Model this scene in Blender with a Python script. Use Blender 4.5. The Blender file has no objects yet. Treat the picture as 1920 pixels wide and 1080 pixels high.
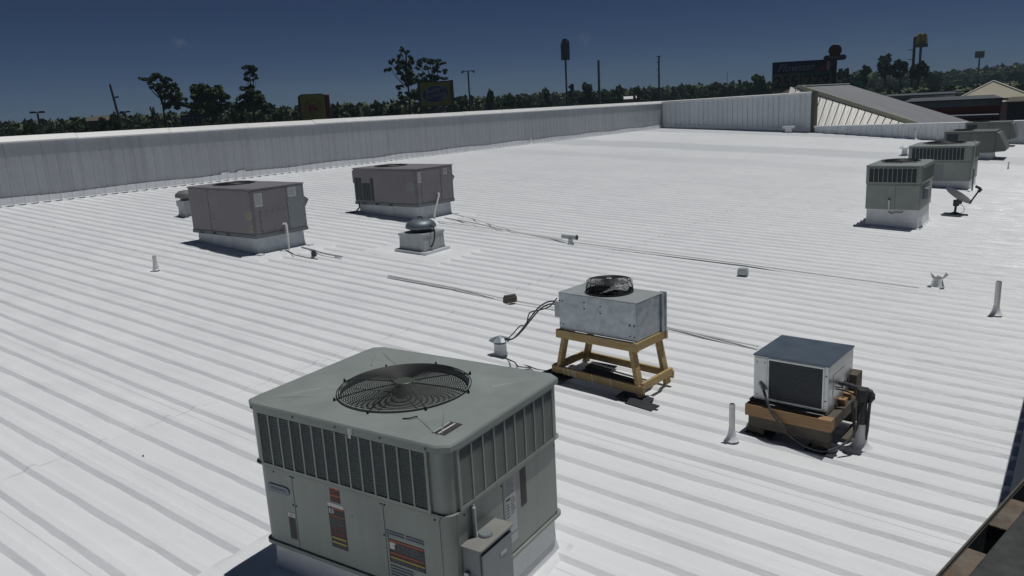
import bpy, bmesh, math, random
import numpy as np
from mathutils import Vector, Matrix, noise
R = math.radians
random.seed(11)
rng = np.random.default_rng(5)
scene = bpy.context.scene
COL = scene.collection

# ------------------------------------------------------------------ camera
H = 3.124                                   # eye height over the roof plane at the camera
F_PX = 1467.72; HY = 195.22; HS = 0.05325; AZ = 0.643363
S = math.tan(0.052254)                      # roof pitch: falls towards +X
nv = Vector((HS, 1.0)).normalized(); dh = (540 - HY) * nv.y; pitch = math.atan(dh / F_PX)
cup = -Vector((nv.x * math.cos(pitch), nv.y * math.cos(pitch), math.sin(pitch)))
cfw = (Vector((0, 0, 1)) - cup.z * cup).normalized()
crt = cfw.cross(cup)
if crt.x < 0: crt = -crt
cY = cfw * math.cos(AZ) + crt * math.sin(AZ); cX = crt * math.cos(AZ) - cfw * math.sin(AZ)
RM = Matrix((cX, cY, cup))                  # image frame (right, down, forward) -> world
cam_d = bpy.data.cameras.new("camera"); cam = bpy.data.objects.new("camera", cam_d); COL.objects.link(cam)
cam_d.sensor_width = 36.0; cam_d.lens = 36.0 * F_PX / 1920.0; cam_d.clip_start = 0.05; cam_d.clip_end = 6000
m3 = Matrix((RM.col[0], -RM.col[1], -RM.col[2])).transposed()
cam.matrix_world = Matrix.Translation((0, 0, H)) @ m3.to_4x4()
scene.camera = cam

def pixel_point(px, py, D):  # px, py are image pixel coordinates
    "a point D metres away (measured on the ground) in the direction of an image pixel from the eye"
    d = RM @ Vector((px - 960.0, py - 540.0, F_PX)); k = D / math.hypot(d.x, d.y)
    return d * k + Vector((0, 0, H))

# ------------------------------------------------------------------ light
SUN_EL, SUN_AZ = 75.5, 60.0                 # azimuth counter-clockwise from +X
world = bpy.data.worlds.new("World"); scene.world = world; world.use_nodes = True
wn, wl = world.node_tree.nodes, world.node_tree.links
wn.clear()
sky = wn.new("ShaderNodeTexSky"); sky.sky_type = 'NISHITA'; sky.sun_disc = False
sky.sun_elevation = R(SUN_EL); sky.sun_rotation = R(90 - SUN_AZ)
sky.altitude = 6000; sky.air_density = 1.0; sky.dust_density = 0.0; sky.ozone_density = 8.0
SKY_STRENGTH = 0.055
hsv = wn.new("ShaderNodeVectorMath"); hsv.operation = 'MULTIPLY'; hsv.inputs[1].default_value = (.55, .53, .60)
wl.new(sky.outputs[0], hsv.inputs[0])
bg = wn.new("ShaderNodeBackground"); bg.inputs[1].default_value = SKY_STRENGTH
out = wn.new("ShaderNodeOutputWorld")
# two faint wisps of cloud standing in the sky
tc = wn.new("ShaderNodeTexCoord"); last = hsv.outputs[0]
for (px, py, rad, amt) in ((345, 80, .017, .45), (1095, 78, .014, .28), (1640, 70, .09, .04)):
    d0 = (pixel_point(px, py, 100) - Vector((0, 0, H))).normalized()
    vm = wn.new("ShaderNodeVectorMath"); vm.operation = 'DISTANCE'; vm.inputs[1].default_value = d0
    wl.new(tc.outputs['Generated'], vm.inputs[0])
    mr = wn.new("ShaderNodeMapRange"); mr.interpolation_type = 'SMOOTHSTEP'
    mr.inputs[1].default_value = rad; mr.inputs[2].default_value = 0; mr.inputs[3].default_value = 0; mr.inputs[4].default_value = 1
    wl.new(vm.outputs['Value'], mr.inputs[0])
    nz = wn.new("ShaderNodeTexNoise"); nz.inputs['Scale'].default_value = 60; nz.inputs['Detail'].default_value = 6
    wl.new(tc.outputs['Generated'], nz.inputs['Vector'])
    m2 = wn.new("ShaderNodeMapRange"); m2.inputs[1].default_value = .42; m2.inputs[2].default_value = .75; m2.inputs[4].default_value = amt
    wl.new(nz.outputs[0], m2.inputs[0])
    mu = wn.new("ShaderNodeMath"); mu.operation = 'MULTIPLY'
    wl.new(mr.outputs[0], mu.inputs[0]); wl.new(m2.outputs[0], mu.inputs[1])
    mx = wn.new("ShaderNodeMix"); mx.data_type = 'RGBA'; mx.inputs['B'].default_value = (7, 7.4, 8, 1)
    wl.new(mu.outputs[0], mx.inputs['Factor']); wl.new(last, mx.inputs['A']); last = mx.outputs['Result']
wl.new(last, bg.inputs[0]); wl.new(bg.outputs[0], out.inputs[0])
sd = bpy.data.lights.new("sun", 'SUN'); sd.energy = 4.6; sd.angle = R(0.53); sd.color = (1.0, 0.985, 0.955)
sun = bpy.data.objects.new("sun", sd); COL.objects.link(sun)
sdir = Vector((math.cos(R(SUN_EL)) * math.cos(R(SUN_AZ)), math.cos(R(SUN_EL)) * math.sin(R(SUN_AZ)), math.sin(R(SUN_EL))))
sun.rotation_euler = sdir.to_track_quat('Z', 'Y').to_euler(); sun.location = (0, 0, 30)
vs = scene.view_settings
vs.view_transform = 'Standard'; vs.look = 'None'; vs.gamma = 1; vs.use_curve_mapping = False
vs.exposure = -0.90

# ------------------------------------------------------------------ materials
def mat(name, col, rough=.6, metal=0., var=.12, vscale=6., bump=0., bscale=60., col2=None, spec=.5, streak=None, streak_c=(.2, .19, .18), coat=0., stretch=(1, 1, 1), spots=None, dent=None, world_xyz=False):
    m = bpy.data.materials.new(name); m.use_nodes = True
    N, L = m.node_tree.nodes, m.node_tree.links
    b = N["Principled BSDF"]; b.inputs['Roughness'].default_value = rough; b.inputs['Metallic'].default_value = metal
    b.inputs['Specular IOR Level'].default_value = spec
    if coat: b.inputs['Coat Weight'].default_value = coat
    t = N.new("ShaderNodeTexCoord"); mp = N.new("ShaderNodeMapping"); mp.inputs['Scale'].default_value = stretch
    XYZ = t.outputs['Object']
    if world_xyz: XYZ = N.new("ShaderNodeNewGeometry").outputs['Position']
    L.new(XYZ, mp.inputs[0])
    n = N.new("ShaderNodeTexNoise"); n.inputs['Scale'].default_value = vscale; n.inputs['Detail'].default_value = 6; n.inputs['Roughness'].default_value = .62
    L.new(mp.outputs[0], n.inputs['Vector'])
    r = N.new("ShaderNodeValToRGB"); r.color_ramp.elements[0].position = .3; r.color_ramp.elements[1].position = .72
    c = Vector(col[:3]); c2 = Vector(col2) if col2 else c * (1 + var)
    c1 = c if col2 else c * (1 - var)
    r.color_ramp.elements[0].color = (*c1, 1); r.color_ramp.elements[1].color = (*c2, 1)
    L.new(n.outputs[0], r.inputs[0]); last = r.outputs[0]
    if streak:
        mp2 = N.new("ShaderNodeMapping"); mp2.inputs['Scale'].default_value = streak[1]; L.new(XYZ, mp2.inputs[0])
        n2 = N.new("ShaderNodeTexNoise"); n2.inputs['Scale'].default_value = 1; n2.inputs['Detail'].default_value = 7; L.new(mp2.outputs[0], n2.inputs['Vector'])
        r2 = N.new("ShaderNodeMapRange"); r2.inputs[1].default_value = .48; r2.inputs[2].default_value = .78; r2.inputs[4].default_value = streak[0]
        L.new(n2.outputs[0], r2.inputs[0])
        mx = N.new("ShaderNodeMix"); mx.data_type = 'RGBA'; mx.inputs['B'].default_value = (*streak_c, 1)
        L.new(r2.outputs[0], mx.inputs['Factor']); L.new(last, mx.inputs['A']); last = mx.outputs['Result']
    if spots:
        n3 = N.new("ShaderNodeTexNoise"); n3.inputs['Scale'].default_value = spots[0]; n3.inputs['Detail'].default_value = 3; L.new(t.outputs['Object'], n3.inputs['Vector'])
        r3 = N.new("ShaderNodeMapRange"); r3.inputs[1].default_value = spots[1]; r3.inputs[2].default_value = spots[1] + .02; L.new(n3.outputs[0], r3.inputs[0])
        mx = N.new("ShaderNodeMix"); mx.data_type = 'RGBA'; mx.inputs['B'].default_value = (*spots[2], 1)
        L.new(r3.outputs[0], mx.inputs['Factor']); L.new(last, mx.inputs['A']); last = mx.outputs['Result']
    L.new(last, b.inputs['Base Color'])
    rr = N.new("ShaderNodeMapRange"); rr.inputs[3].default_value = max(.03, rough - .1); rr.inputs[4].default_value = min(1, rough + .1)
    L.new(n.outputs[0], rr.inputs[0]); L.new(rr.outputs[0], b.inputs['Roughness'])
    if bump:
        nb = N.new("ShaderNodeTexNoise"); nb.inputs['Scale'].default_value = bscale; nb.inputs['Detail'].default_value = 4; L.new(mp.outputs[0], nb.inputs['Vector'])
        bp = N.new("ShaderNodeBump"); bp.inputs['Strength'].default_value = bump; bp.inputs['Distance'].default_value = .01
        L.new(nb.outputs[0], bp.inputs['Height']); L.new(bp.outputs[0], b.inputs['Normal'])
    if dent:
        nd = N.new("ShaderNodeTexNoise"); nd.inputs['Scale'].default_value = dent[0]; nd.inputs['Detail'].default_value = 2; L.new(t.outputs['Object'], nd.inputs['Vector'])
        bd = N.new("ShaderNodeBump"); bd.inputs['Strength'].default_value = 1; bd.inputs['Distance'].default_value = dent[1]; L.new(nd.outputs[0], bd.inputs['Height'])
        if bump: L.new(bp.outputs[0], bd.inputs['Normal'])
        L.new(bd.outputs[0], b.inputs['Normal'])
    return m

def roof_material():
    m = bpy.data.materials.new("white_roof_coating"); m.use_nodes = True
    N, L = m.node_tree.nodes, m.node_tree.links; b = N["Principled BSDF"]
    g = N.new("ShaderNodeNewGeometry")
    def noise_(scale, detail=5, stretch=(1, 1, 1)):
        mp = N.new("ShaderNodeMapping"); mp.inputs['Scale'].default_value = stretch; L.new(g.outputs['Position'], mp.inputs[0])
        n = N.new("ShaderNodeTexNoise"); n.inputs['Scale'].default_value = scale; n.inputs['Detail'].default_value = detail; L.new(mp.outputs[0], n.inputs['Vector']); return n.outputs[0]
    def rng_(src, a, b_, lo=0., hi=1.):
        r = N.new("ShaderNodeMapRange"); r.inputs[1].default_value = a; r.inputs[2].default_value = b_; r.inputs[3].default_value = lo; r.inputs[4].default_value = hi; L.new(src, r.inputs[0]); return r.outputs[0]
    def mix(f, a, bcol):
        x = N.new("ShaderNodeMix"); x.data_type = 'RGBA'; L.new(f, x.inputs['Factor'])
        if isinstance(a, tuple): x.inputs['A'].default_value = (*a, 1)
        else: L.new(a, x.inputs['A'])
        x.inputs['B'].default_value = (*bcol, 1); return x.outputs['Result']
    def mul(a, c):
        x = N.new("ShaderNodeMath"); x.operation = 'MULTIPLY'; L.new(a, x.inputs[0])
        if isinstance(c, float): x.inputs[1].default_value = c
        else: L.new(c, x.inputs[1])
        return x.outputs[0]
    c = mix(rng_(noise_(.5, 6), .35, .7), (.81, .825, .84), (.765, .785, .80))
    c = mix(rng_(noise_(1.0, 6, (.35, 5, 1)), .5, .75, 0, .38), c, (.66, .685, .70))           # dirt washed along the ribs
    c = mix(rng_(noise_(9, 5, (.15, 1, 1)), .6, .74, 0, .3), c, (.62, .63, .63))
    # broad grey bands of wet-looking coat near the far end
    sx = N.new("ShaderNodeSeparateXYZ"); L.new(g.outputs['Position'], sx.inputs[0])
    wob = N.new("ShaderNodeMath"); wob.operation = 'ADD'; L.new(sx.outputs[1], wob.inputs[0]); L.new(mul(noise_(.35, 3, (.6, .3, 1)), 2.2), wob.inputs[1])
    for y0, y1, a in ((32.6, 35.6, .5), (42.9, 45.6, .55), (27.5, 29.2, .22)):
        f = mul(mul(rng_(wob.outputs[0], y0 + 1, y0 + 1.5), rng_(wob.outputs[0], y1 + 1.9, y1 + 1.1)), a)
        c = mix(f, c, (.52, .55, .58))
    # end laps of the sheets showing faintly through the coat
    lx = N.new("ShaderNodeMath"); lx.operation = 'ADD'; L.new(sx.outputs[0], lx.inputs[0]); L.new(mul(noise_(.8, 2), .05), lx.inputs[1])
    for xl in (-6.9, -14.6):
        f = mul(mul(rng_(lx.outputs[0], xl - .02, xl - .006), rng_(lx.outputs[0], xl + .02, xl + .004)), rng_(noise_(3, 3), .4, .6, .1, .5)); c = mix(f, c, (.45, .47, .49))
    # small dark specks and scuffs
    c = mix(rng_(noise_(17, 2), .815, .83, 0, .75), c, (.22, .21, .2))
    c = mix(mul(rng_(noise_(55, 3), .70, .73, 0, .7), rng_(noise_(1.6, 2), .6, .7)), c, (.3, .3, .3))
    L.new(c, b.inputs['Base Color'])
    gl = mul(rng_(noise_(48, 2, (.6, 1, 1)), .70, .73), rng_(noise_(1.3, 3), .52, .62))       # glossy beads of thick coat
    rg = N.new("ShaderNodeMix"); L.new(gl, rg.inputs[0]); L.new(rng_(noise_(2.2, 5), .3, .7, .34, .58), rg.inputs[2]); rg.inputs[3].default_value = .10
    L.new(rg.outputs[0], b.inputs['Roughness'])
    b.inputs['Specular IOR Level'].default_value = .35
    bp = N.new("ShaderNodeBump"); bp.inputs['Strength'].default_value = .22; bp.inputs['Distance'].default_value = .012; L.new(noise_(38, 5, (.4, 1, 1)), bp.inputs['Height'])
    bp2 = N.new("ShaderNodeBump"); bp2.inputs['Strength'].default_value = .16; bp2.inputs['Distance'].default_value = .03; L.new(noise_(5, 4, (.5, 1, 1)), bp2.inputs['Height']); L.new(bp.outputs[0], bp2.inputs['Normal'])
    bp3 = N.new("ShaderNodeBump"); bp3.inputs['Strength'].default_value = .35; bp3.inputs['Distance'].default_value = .010; L.new(gl, bp3.inputs['Height']); L.new(bp2.outputs[0], bp3.inputs['Normal'])
    L.new(bp3.outputs[0], b.inputs['Normal'])
    return m

MT = {}
def setup_materials():
    M = MT
    M['roof'] = roof_material()
    M['white'] = mat("white_elastomer", (.73, .75, .77), .5, var=.07, vscale=7, bump=.3, bscale=45, streak=(.35, (2, 2, 1)), streak_c=(.5, .5, .5))
    M['white_clean'] = mat("white_paint_metal", (.76, .76, .75), .45, var=.05, vscale=3)
    M['wallgrey'] = mat("weathered_wall_metal", (.36, .38, .41), .55, metal=.0, var=.07, vscale=1.2, stretch=(1, 1, .25), streak=(.4, (5, 5, .12)), streak_c=(.25, .265, .285), world_xyz=True, dent=(1.5, .03))
    M['wallfar'] = mat("pale_wall_metal", (.62, .66, .69), .5, var=.06, vscale=1.5, stretch=(1, 1, .3), streak=(.35, (4, 4, .3)), streak_c=(.48, .51, .53), world_xyz=True)
    M['green'] = mat("green_grey_enamel", (.262, .295, .268), .42, var=.07, vscale=3, streak=(.35, (9, 9, 1.1)), streak_c=(.15, .165, .155), bump=.03, bscale=90, dent=(2.2, .018), spots=(26, .76, (.12, .13, .12)))
    M['greentop'] = mat("mottled_green_grey_enamel", (.262, .295, .28), .5, var=.12, vscale=2.4, streak=(.4, (2.5, 2.5, 2)), streak_c=(.17, .185, .17), bump=.04, bscale=70, dent=(2.0, .015), spots=(22, .775, (.6, .61, .6)))  # slightly bluer, rougher and more mottled than the side enamel
    M['greenold'] = mat("old_olive_enamel", (.15, .162, .15), .6, var=.12, vscale=2, streak=(.4, (6, 6, 1)), streak_c=(.09, .1, .085))
    M['taupe'] = mat("taupe_grey_enamel", (.20, .188, .20), .55, var=.08, vscale=2, streak=(.3, (8, 8, .8)), streak_c=(.155, .145, .15), dent=(2.0, .015))
    M['taupe2'] = mat("cooler_grey_enamel", (.21, .235, .245), .5, var=.08, vscale=3)
    M['coil'] = mat("coil_fins_dark_blue", (.022, .034, .045), .5, metal=.2, var=.2, vscale=30)
    M["black"] = mat("black_void", (.008, .009, .011), .9, spec=.08)
    M['wire'] = mat("black_wire", (.012, .014, .017), .6)
    M['boxtop'] = mat("warm_grey_box_top", (.24, .24, .225), .6, var=.15)  # a little paler and warmer grey than the box below it
    M['rubber'] = mat("black_rubber_pad", (.022, .028, .034), .6, var=.3, vscale=9, bump=.3, bscale=40)
    M['insul'] = mat("black_pipe_insulation", (.055, .06, .068), .7, var=.25, vscale=25, bump=.5, bscale=60)
    M['galv'] = mat("galvanised_steel", (.38, .425, .455), .42, metal=.6, var=.2, vscale=13, streak=(.3, (6, 6, 1.2)), streak_c=(.27, .29, .31), bump=.02, dent=(5, .02))
    M['galvdull'] = mat("dull_galvanised_steel", (.42, .45, .46), .55, metal=.35, var=.14, vscale=9, streak=(.4, (7, 7, 1)), streak_c=(.33, .34, .35))
    M['steelblue'] = mat("blue_grey_steel_top", (.12, .155, .19), .38, metal=.35, var=.12, vscale=5, spots=(30, .78, (.45, .48, .5)))
    M['curbgalv'] = mat("part_painted_galvanised_curb", (.50, .54, .57), .5, metal=.15, var=.16, vscale=3, streak=(.5, (5, 5, 1)), streak_c=(.36, .40, .43), dent=(4, .02))
    M['alu'] = mat("brushed_aluminium", (.55, .57, .58), .36, metal=.8, var=.12, vscale=10, streak=(.3, (10, 10, 1)), streak_c=(.35, .36, .38))
    M['dome'] = mat("spun_aluminium_dome", (.16, .195, .22), .5, metal=.5, var=.18, vscale=6)
    M['pvc'] = mat("pvc_white", (.74, .74, .71), .4, var=.06)
    M['wood'] = mat("treated_pine", (.33, .225, .095), .75, col2=(.55, .40, .19), vscale=4, stretch=(1.5, 11, 11), bump=.4, bscale=40, streak=(.5, (3, 3, 9)), streak_c=(.24, .20, .15))
    M['woodlight'] = mat("fresh_sawn_board", (.28, .16, .075), .75, col2=(.42, .27, .14), vscale=5, stretch=(1.2, 14, 14), bump=.25, bscale=40)
    M['wooddark'] = mat("dark_weathered_wood", (.075, .068, .055), .85, col2=(.14, .125, .10), vscale=4, stretch=(1.5, 12, 12), bump=.3, bscale=40)
    M['rust'] = mat("rusty_brown_block", (.07, .05, .032), .85, col2=(.22, .19, .155), vscale=7, stretch=(1, 1, 1), bump=.6, bscale=60, streak=(.6, (25, 6, 6)), streak_c=(.16, .08, .03))
    M['beam'] = mat("dark_weathered_beam", (.022, .024, .022), .85, col2=(.07, .075, .07), vscale=10, stretch=(1, 1, 1), bump=.5, bscale=50)
    M['paper'] = mat("pale_label", (.46, .47, .49), .6, var=.06)
    M['paperw'] = mat("white_label", (.62, .62, .6), .6, var=.04)
    M['ink'] = mat("dark_ink", (.035, .035, .04), .6)
    M['inkgrey'] = mat("grey_ink", (.14, .14, .15), .6)
    M['labelgrey'] = mat("faded_grey_label", (.105, .095, .095), .6, var=.2, vscale=60)
    M['orange'] = mat("orange_print", (.50, .10, .035), .6, var=.15, vscale=40)
    M['redprint'] = mat("faded_red_print", (.24, .06, .045), .6, var=.2, vscale=40)
    M['yellowprint'] = mat("yellow_print", (.50, .46, .06), .6, var=.1, vscale=40)
    M['tan'] = mat("tan_label", (.33, .30, .17), .6)
    M['hub'] = mat("green_motor_cap", (.075, .085, .07), .5)
    M['dish'] = mat("grey_dish_enamel", (.105, .11, .115), .45, var=.06)
    M['darkgrey'] = mat("dark_grey_metal", (.04, .045, .05), .6)
    M['leafA'] = mat("dark_pine_needles", (.028, .05, .03), .8, col2=(.075, .115, .05), vscale=.5)
    M['leafB'] = mat("broadleaf_green", (.036, .066, .024), .75, col2=(.08, .125, .042), vscale=.6)
    M['leafC'] = mat("olive_scrub_green", (.04, .062, .028), .8, col2=(.08, .105, .045), vscale=.6)
    M['bark'] = mat("bark", (.06, .045, .035), .9, var=.25, vscale=4)
    M['grass'] = mat("dry_grass", (.06, .07, .03), .9, col2=(.11, .10, .05), vscale=.02, spots=(.03, .55, (.05, .065, .03)))
    M['asphalt'] = mat("asphalt", (.05, .05, .052), .85, var=.2, vscale=.5)
    M['shingle'] = mat("grey_standing_roof", (.22, .225, .24), .7, var=.1, vscale=.5, streak=(.4, (.4, 3, 3)), streak_c=(.17, .175, .18))
    M['cream'] = mat("cream_trim", (.46, .45, .36), .6, var=.08, vscale=2)
    M['ribwhite'] = mat("white_ribbed_metal", (.76, .75, .70), .55, var=.08, vscale=1.5, streak=(.4, (3, 1, 1)), streak_c=(.55, .52, .45))
    M['brown'] = mat("dark_brown_jamb", (.09, .08, .065), .8)
    M['redwall'] = mat("red_brick_wall", (.24, .055, .045), .8, var=.12, vscale=2)
    M['fascia'] = mat("blue_grey_fascia", (.15, .17, .18), .6)
    M['darkroof'] = mat("dark_flat_roof", (.075, .085, .10), .8)
    M['creamwall'] = mat("cream_stucco", (.36, .34, .26), .8, var=.1, vscale=.3)
    M['wallnavy'] = mat("dark_navy_sheet", (.022, .03, .043), .5, var=.2, vscale=4)
    M['glass'] = mat("dark_glass", (.03, .035, .04), .15)
    M['signyellow'] = mat("yellow_sign_face", (.25, .235, .04), .5, var=.06, vscale=.4)
    M['signgold'] = mat("golden_sign_face", (.42, .33, .03), .45, var=.05)
    M['signred'] = mat("red_sign_side", (.16, .03, .045), .5)
    M['signblue'] = mat("blue_sign_face", (.03, .035, .11), .5)
    M['signnavy'] = mat("navy_sign_face", (.022, .028, .075), .5)
    M['signgreen'] = mat("green_sign_face", (.03, .13, .085), .5)
    M['signtan'] = mat("dull_tan_panel", (.17, .17, .10), .6)
    M['signgrey'] = mat("pale_sign_lettering", (.30, .30, .34), .5)
    M['signbrown'] = mat("dark_maroon_sign", (.075, .03, .035), .5)
    M['polegrey'] = mat("grey_pole", (.12, .13, .14), .6)
    M['polewood'] = mat("utility_pole_wood", (.07, .06, .055), .9)
    M['brightgreen'] = mat("bright_green_sign", (.06, .36, .19), .5)
    M['carwhite'] = mat("white_car_paint", (.7, .7, .7), .3)
    M['rusttop'] = mat("rust_stained_galvanised", (.36, .38, .37), .5, metal=.2, col2=(.40, .44, .46), vscale=4, streak=(.6, (2, 4, 4)), streak_c=(.30, .24, .15))
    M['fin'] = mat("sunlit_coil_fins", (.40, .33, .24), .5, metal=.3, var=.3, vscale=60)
setup_materials()

# ------------------------------------------------------------------ mesh helpers
class B:
    "collects faces, builds ONE mesh object"
    def __init__(s): s.v = []; s.f = []; s.mi = []; s.k = 0
    def mat(s, k): s.k = k; return s
    def add(s, vs, fs):
        o = len(s.v); s.v += [tuple(x) for x in vs]; s.f += [tuple(o + i for i in f) for f in fs]; s.mi += [s.k] * len(fs); return s
    def box(s, x0, y0, z0, x1, y1, z1):
        return s.add([(x0, y0, z0), (x1, y0, z0), (x1, y1, z0), (x0, y1, z0), (x0, y0, z1), (x1, y0, z1), (x1, y1, z1), (x0, y1, z1)],
                     [(0, 3, 2, 1), (4, 5, 6, 7), (0, 1, 5, 4), (1, 2, 6, 5), (2, 3, 7, 6), (3, 0, 4, 7)])
    def bar(s, a, b, w, h, up=(0, 0, 1)):
        "square bar from a to b"
        a, b, up = Vector(a), Vector(b), Vector(up); d = (b - a).normalized()
        sd_ = d.cross(up)
        if sd_.length < 1e-4: sd_ = d.cross(Vector((1, 0, 0)))
        sd_.normalize(); u = sd_.cross(d)
        p = [q + sd_ * (i * w / 2) + u * (j * h / 2) for q in (a, b) for i, j in ((-1, -1), (1, -1), (1, 1), (-1, 1))]
        return s.add(p, [(0, 1, 2, 3), (7, 6, 5, 4), (0, 4, 5, 1), (1, 5, 6, 2), (2, 6, 7, 3), (3, 7, 4, 0)])
    def tube(s, path, r, n=10, caps=True):
        P = [Vector(p) for p in path]; rs = r if isinstance(r, (list, tuple)) else [r] * len(P)
        rings = []; ref = None
        for i, p in enumerate(P):
            d = (P[min(i + 1, len(P) - 1)] - P[max(i - 1, 0)]).normalized()
            if ref is None:
                ref = d.orthogonal().normalized()
            ref = (ref - d * ref.dot(d))
            ref = ref.normalized() if ref.length > 1e-5 else d.orthogonal().normalized()
            u = d.cross(ref)
            rings.append([p + (ref * math.cos(2 * math.pi * k / n) + u * math.sin(2 * math.pi * k / n)) * rs[i] for k in range(n)])
        fs = []
        for i in range(len(P) - 1):
            for k in range(n):
                k2 = (k + 1) % n; fs.append((i * n + k, i * n + k2, (i + 1) * n + k2, (i + 1) * n + k))
        if caps: fs += [tuple(range(n))[::-1], tuple((len(P) - 1) * n + k for k in range(n))]
        return s.add([q for rg in rings for q in rg], fs)
    def lathe(s, prof, c=(0, 0, 0), n=24, axis=None):
        vs_, fs = [], []
        for (r, z) in prof:
            for k in range(n):
                a = 2 * math.pi * k / n; vs_.append((r * math.cos(a), r * math.sin(a), z))
        if axis is not None:
            q = Vector((0, 0, 1)).rotation_difference(Vector(axis)).to_matrix(); vs_ = [q @ Vector(v) for v in vs_]
        vs_ = [(v[0] + c[0], v[1] + c[1], v[2] + c[2]) for v in vs_]
        for i in range(len(prof) - 1):
            for k in range(n):
                k2 = (k + 1) % n; fs.append((i * n + k, i * n + k2, (i + 1) * n + k2, (i + 1) * n + k))
        return s.add(vs_, fs)
    def prism(s, pts, z0, z1):
        n = len(pts); vs_ = [(x, y, z0) for x, y in pts] + [(x, y, z1) for x, y in pts]
        return s.add(vs_, [tuple(range(n))[::-1], tuple(range(n, 2 * n))] + [(i, (i + 1) % n, n + (i + 1) % n, n + i) for i in range(n)])
    def extr(s, pts, d):
        "polygon of 3-D points swept along vector d"
        n = len(pts); d = Vector(d); P = [Vector(p) for p in pts]
        return s.add(P + [p + d for p in P], [tuple(range(n))[::-1], tuple(range(n, 2 * n))] + [(i, (i + 1) % n, n + (i + 1) % n, n + i) for i in range(n)])
    def ring(s, r, z, t, n=40, m=5, c=(0, 0)):
        vs_, fs = [], []
        for i in range(n):
            a = 2 * math.pi * i / n
            for j in range(m):
                b = 2 * math.pi * j / m; rr = r + t * math.cos(b); vs_.append((c[0] + rr * math.cos(a), c[1] + rr * math.sin(a), z + t * math.sin(b)))
        for i in range(n):
            for j in range(m):
                i2, j2 = (i + 1) % n, (j + 1) % m; fs.append((i * m + j, i2 * m + j, i2 * m + j2, i * m + j2))
        return s.add(vs_, fs)
    def mesh(s, name, mats):
        me = bpy.data.meshes.new(name); me.from_pydata(s.v, [], s.f); me.update()
        if not isinstance(mats, (list, tuple)): mats = [mats]
        for m in mats: me.materials.append(MT[m] if isinstance(m, str) else m)
        me.polygons.foreach_set('material_index', s.mi)
        bm = bmesh.new(); bm.from_mesh(me); bmesh.ops.recalc_face_normals(bm, faces=bm.faces); bm.to_mesh(me); bm.free()
        return me
    def obj(s, name, mats, parent=None, bev=0, smooth=False, loc=None):
        return link(name, s.mesh(name, mats), parent, bev, smooth, loc)

def link(name, me, parent=None, bev=0, smooth=False, loc=None):
    o = bpy.data.objects.new(name, me); COL.objects.link(o); o.parent = parent
    if loc: o.location = loc
    if smooth:
        me.polygons.foreach_set('use_smooth', [True] * len(me.polygons))
        try: me.set_sharp_from_angle(angle=R(35))
        except Exception: pass
    if bev:
        b = o.modifiers.new("bevel", 'BEVEL'); b.width = bev; b.segments = 2; b.limit_method = 'ANGLE'; b.angle_limit = R(40)
    return o

def thing(name, label, cat, loc=(0, 0, 0), rz=0, group=None):
    o = bpy.data.objects.new(name, None); o.empty_display_size = .2; COL.objects.link(o)
    o.location = loc; o.rotation_euler = (0, 0, R(rz)); return tag(o, label, cat, group)
def tag(o, label, cat, group=None):
    o['label'] = label; o['category'] = cat
    if group: o['group'] = group
    return o
def structure(o, label=None):
    o['kind'] = 'structure'
    if label: o['label'] = label
    return o
def children_of(o, table): return table.get(o, [])
def child_table():
    t = {}
    for o in COL.objects:
        if o.parent: t.setdefault(o.parent, []).append(o)
    return t
def copy_thing(o, loc, rz, label, scale=None, group=None):
    t = child_table()
    def rec(src, par):
        c = src.copy(); COL.objects.link(c); c.parent = par
        for ch in t.get(src, []): rec(ch, c)
        return c
    r = rec(o, None); r.location = loc; r.rotation_euler = (0, 0, R(rz)); r['label'] = label
    if scale: r.scale = scale
    if group: r['group'] = group
    return r
def rz(x): return -S * x                    # roof height under x
def rrect(hx, hy, r, n=5, cx=0, cy=0):
    P = []
    for (sx, sy, a0) in ((1, -1, -90), (1, 1, 0), (-1, 1, 90), (-1, -1, 180)):
        for i in range(n + 1):
            a = R(a0 + 90 * i / n); P.append((cx + sx * (hx - r) + r * math.cos(a), cy + sy * (hy - r) + r * math.sin(a)))
    return P
def text_part(txt, size, mt, parent, M4, name="lettering", ext=.004, shear=0, sx=1.0, bold=0):
    cu = bpy.data.curves.new("txt", 'FONT'); cu.body = txt; cu.size = size; cu.extrude = ext; cu.align_x = 'CENTER'; cu.align_y = 'CENTER'; cu.shear = shear; cu.resolution_u = 3; cu.offset = bold
    o = bpy.data.objects.new("txt", cu); COL.objects.link(o)
    dg = bpy.context.evaluated_depsgraph_get(); me = bpy.data.meshes.new_from_object(o.evaluated_get(dg))
    bpy.data.objects.remove(o); bpy.data.curves.remove(cu)
    me.materials.clear(); me.materials.append(MT[mt]); me.name = name
    me.transform(M4 @ Matrix.Diagonal((sx, 1, 1, 1)))
    return link(name, me, parent)
# frame for lettering on a face whose outward normal points to -Y / +X (local)
def on_front(x, y, z): return Matrix.Translation((x, y, z)) @ Matrix.Rotation(R(90), 4, 'X')
def on_right(x, y, z): return Matrix.Translation((x, y, z)) @ Matrix.Rotation(R(90), 4, 'Z') @ Matrix.Rotation(R(90), 4, 'X')

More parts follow.
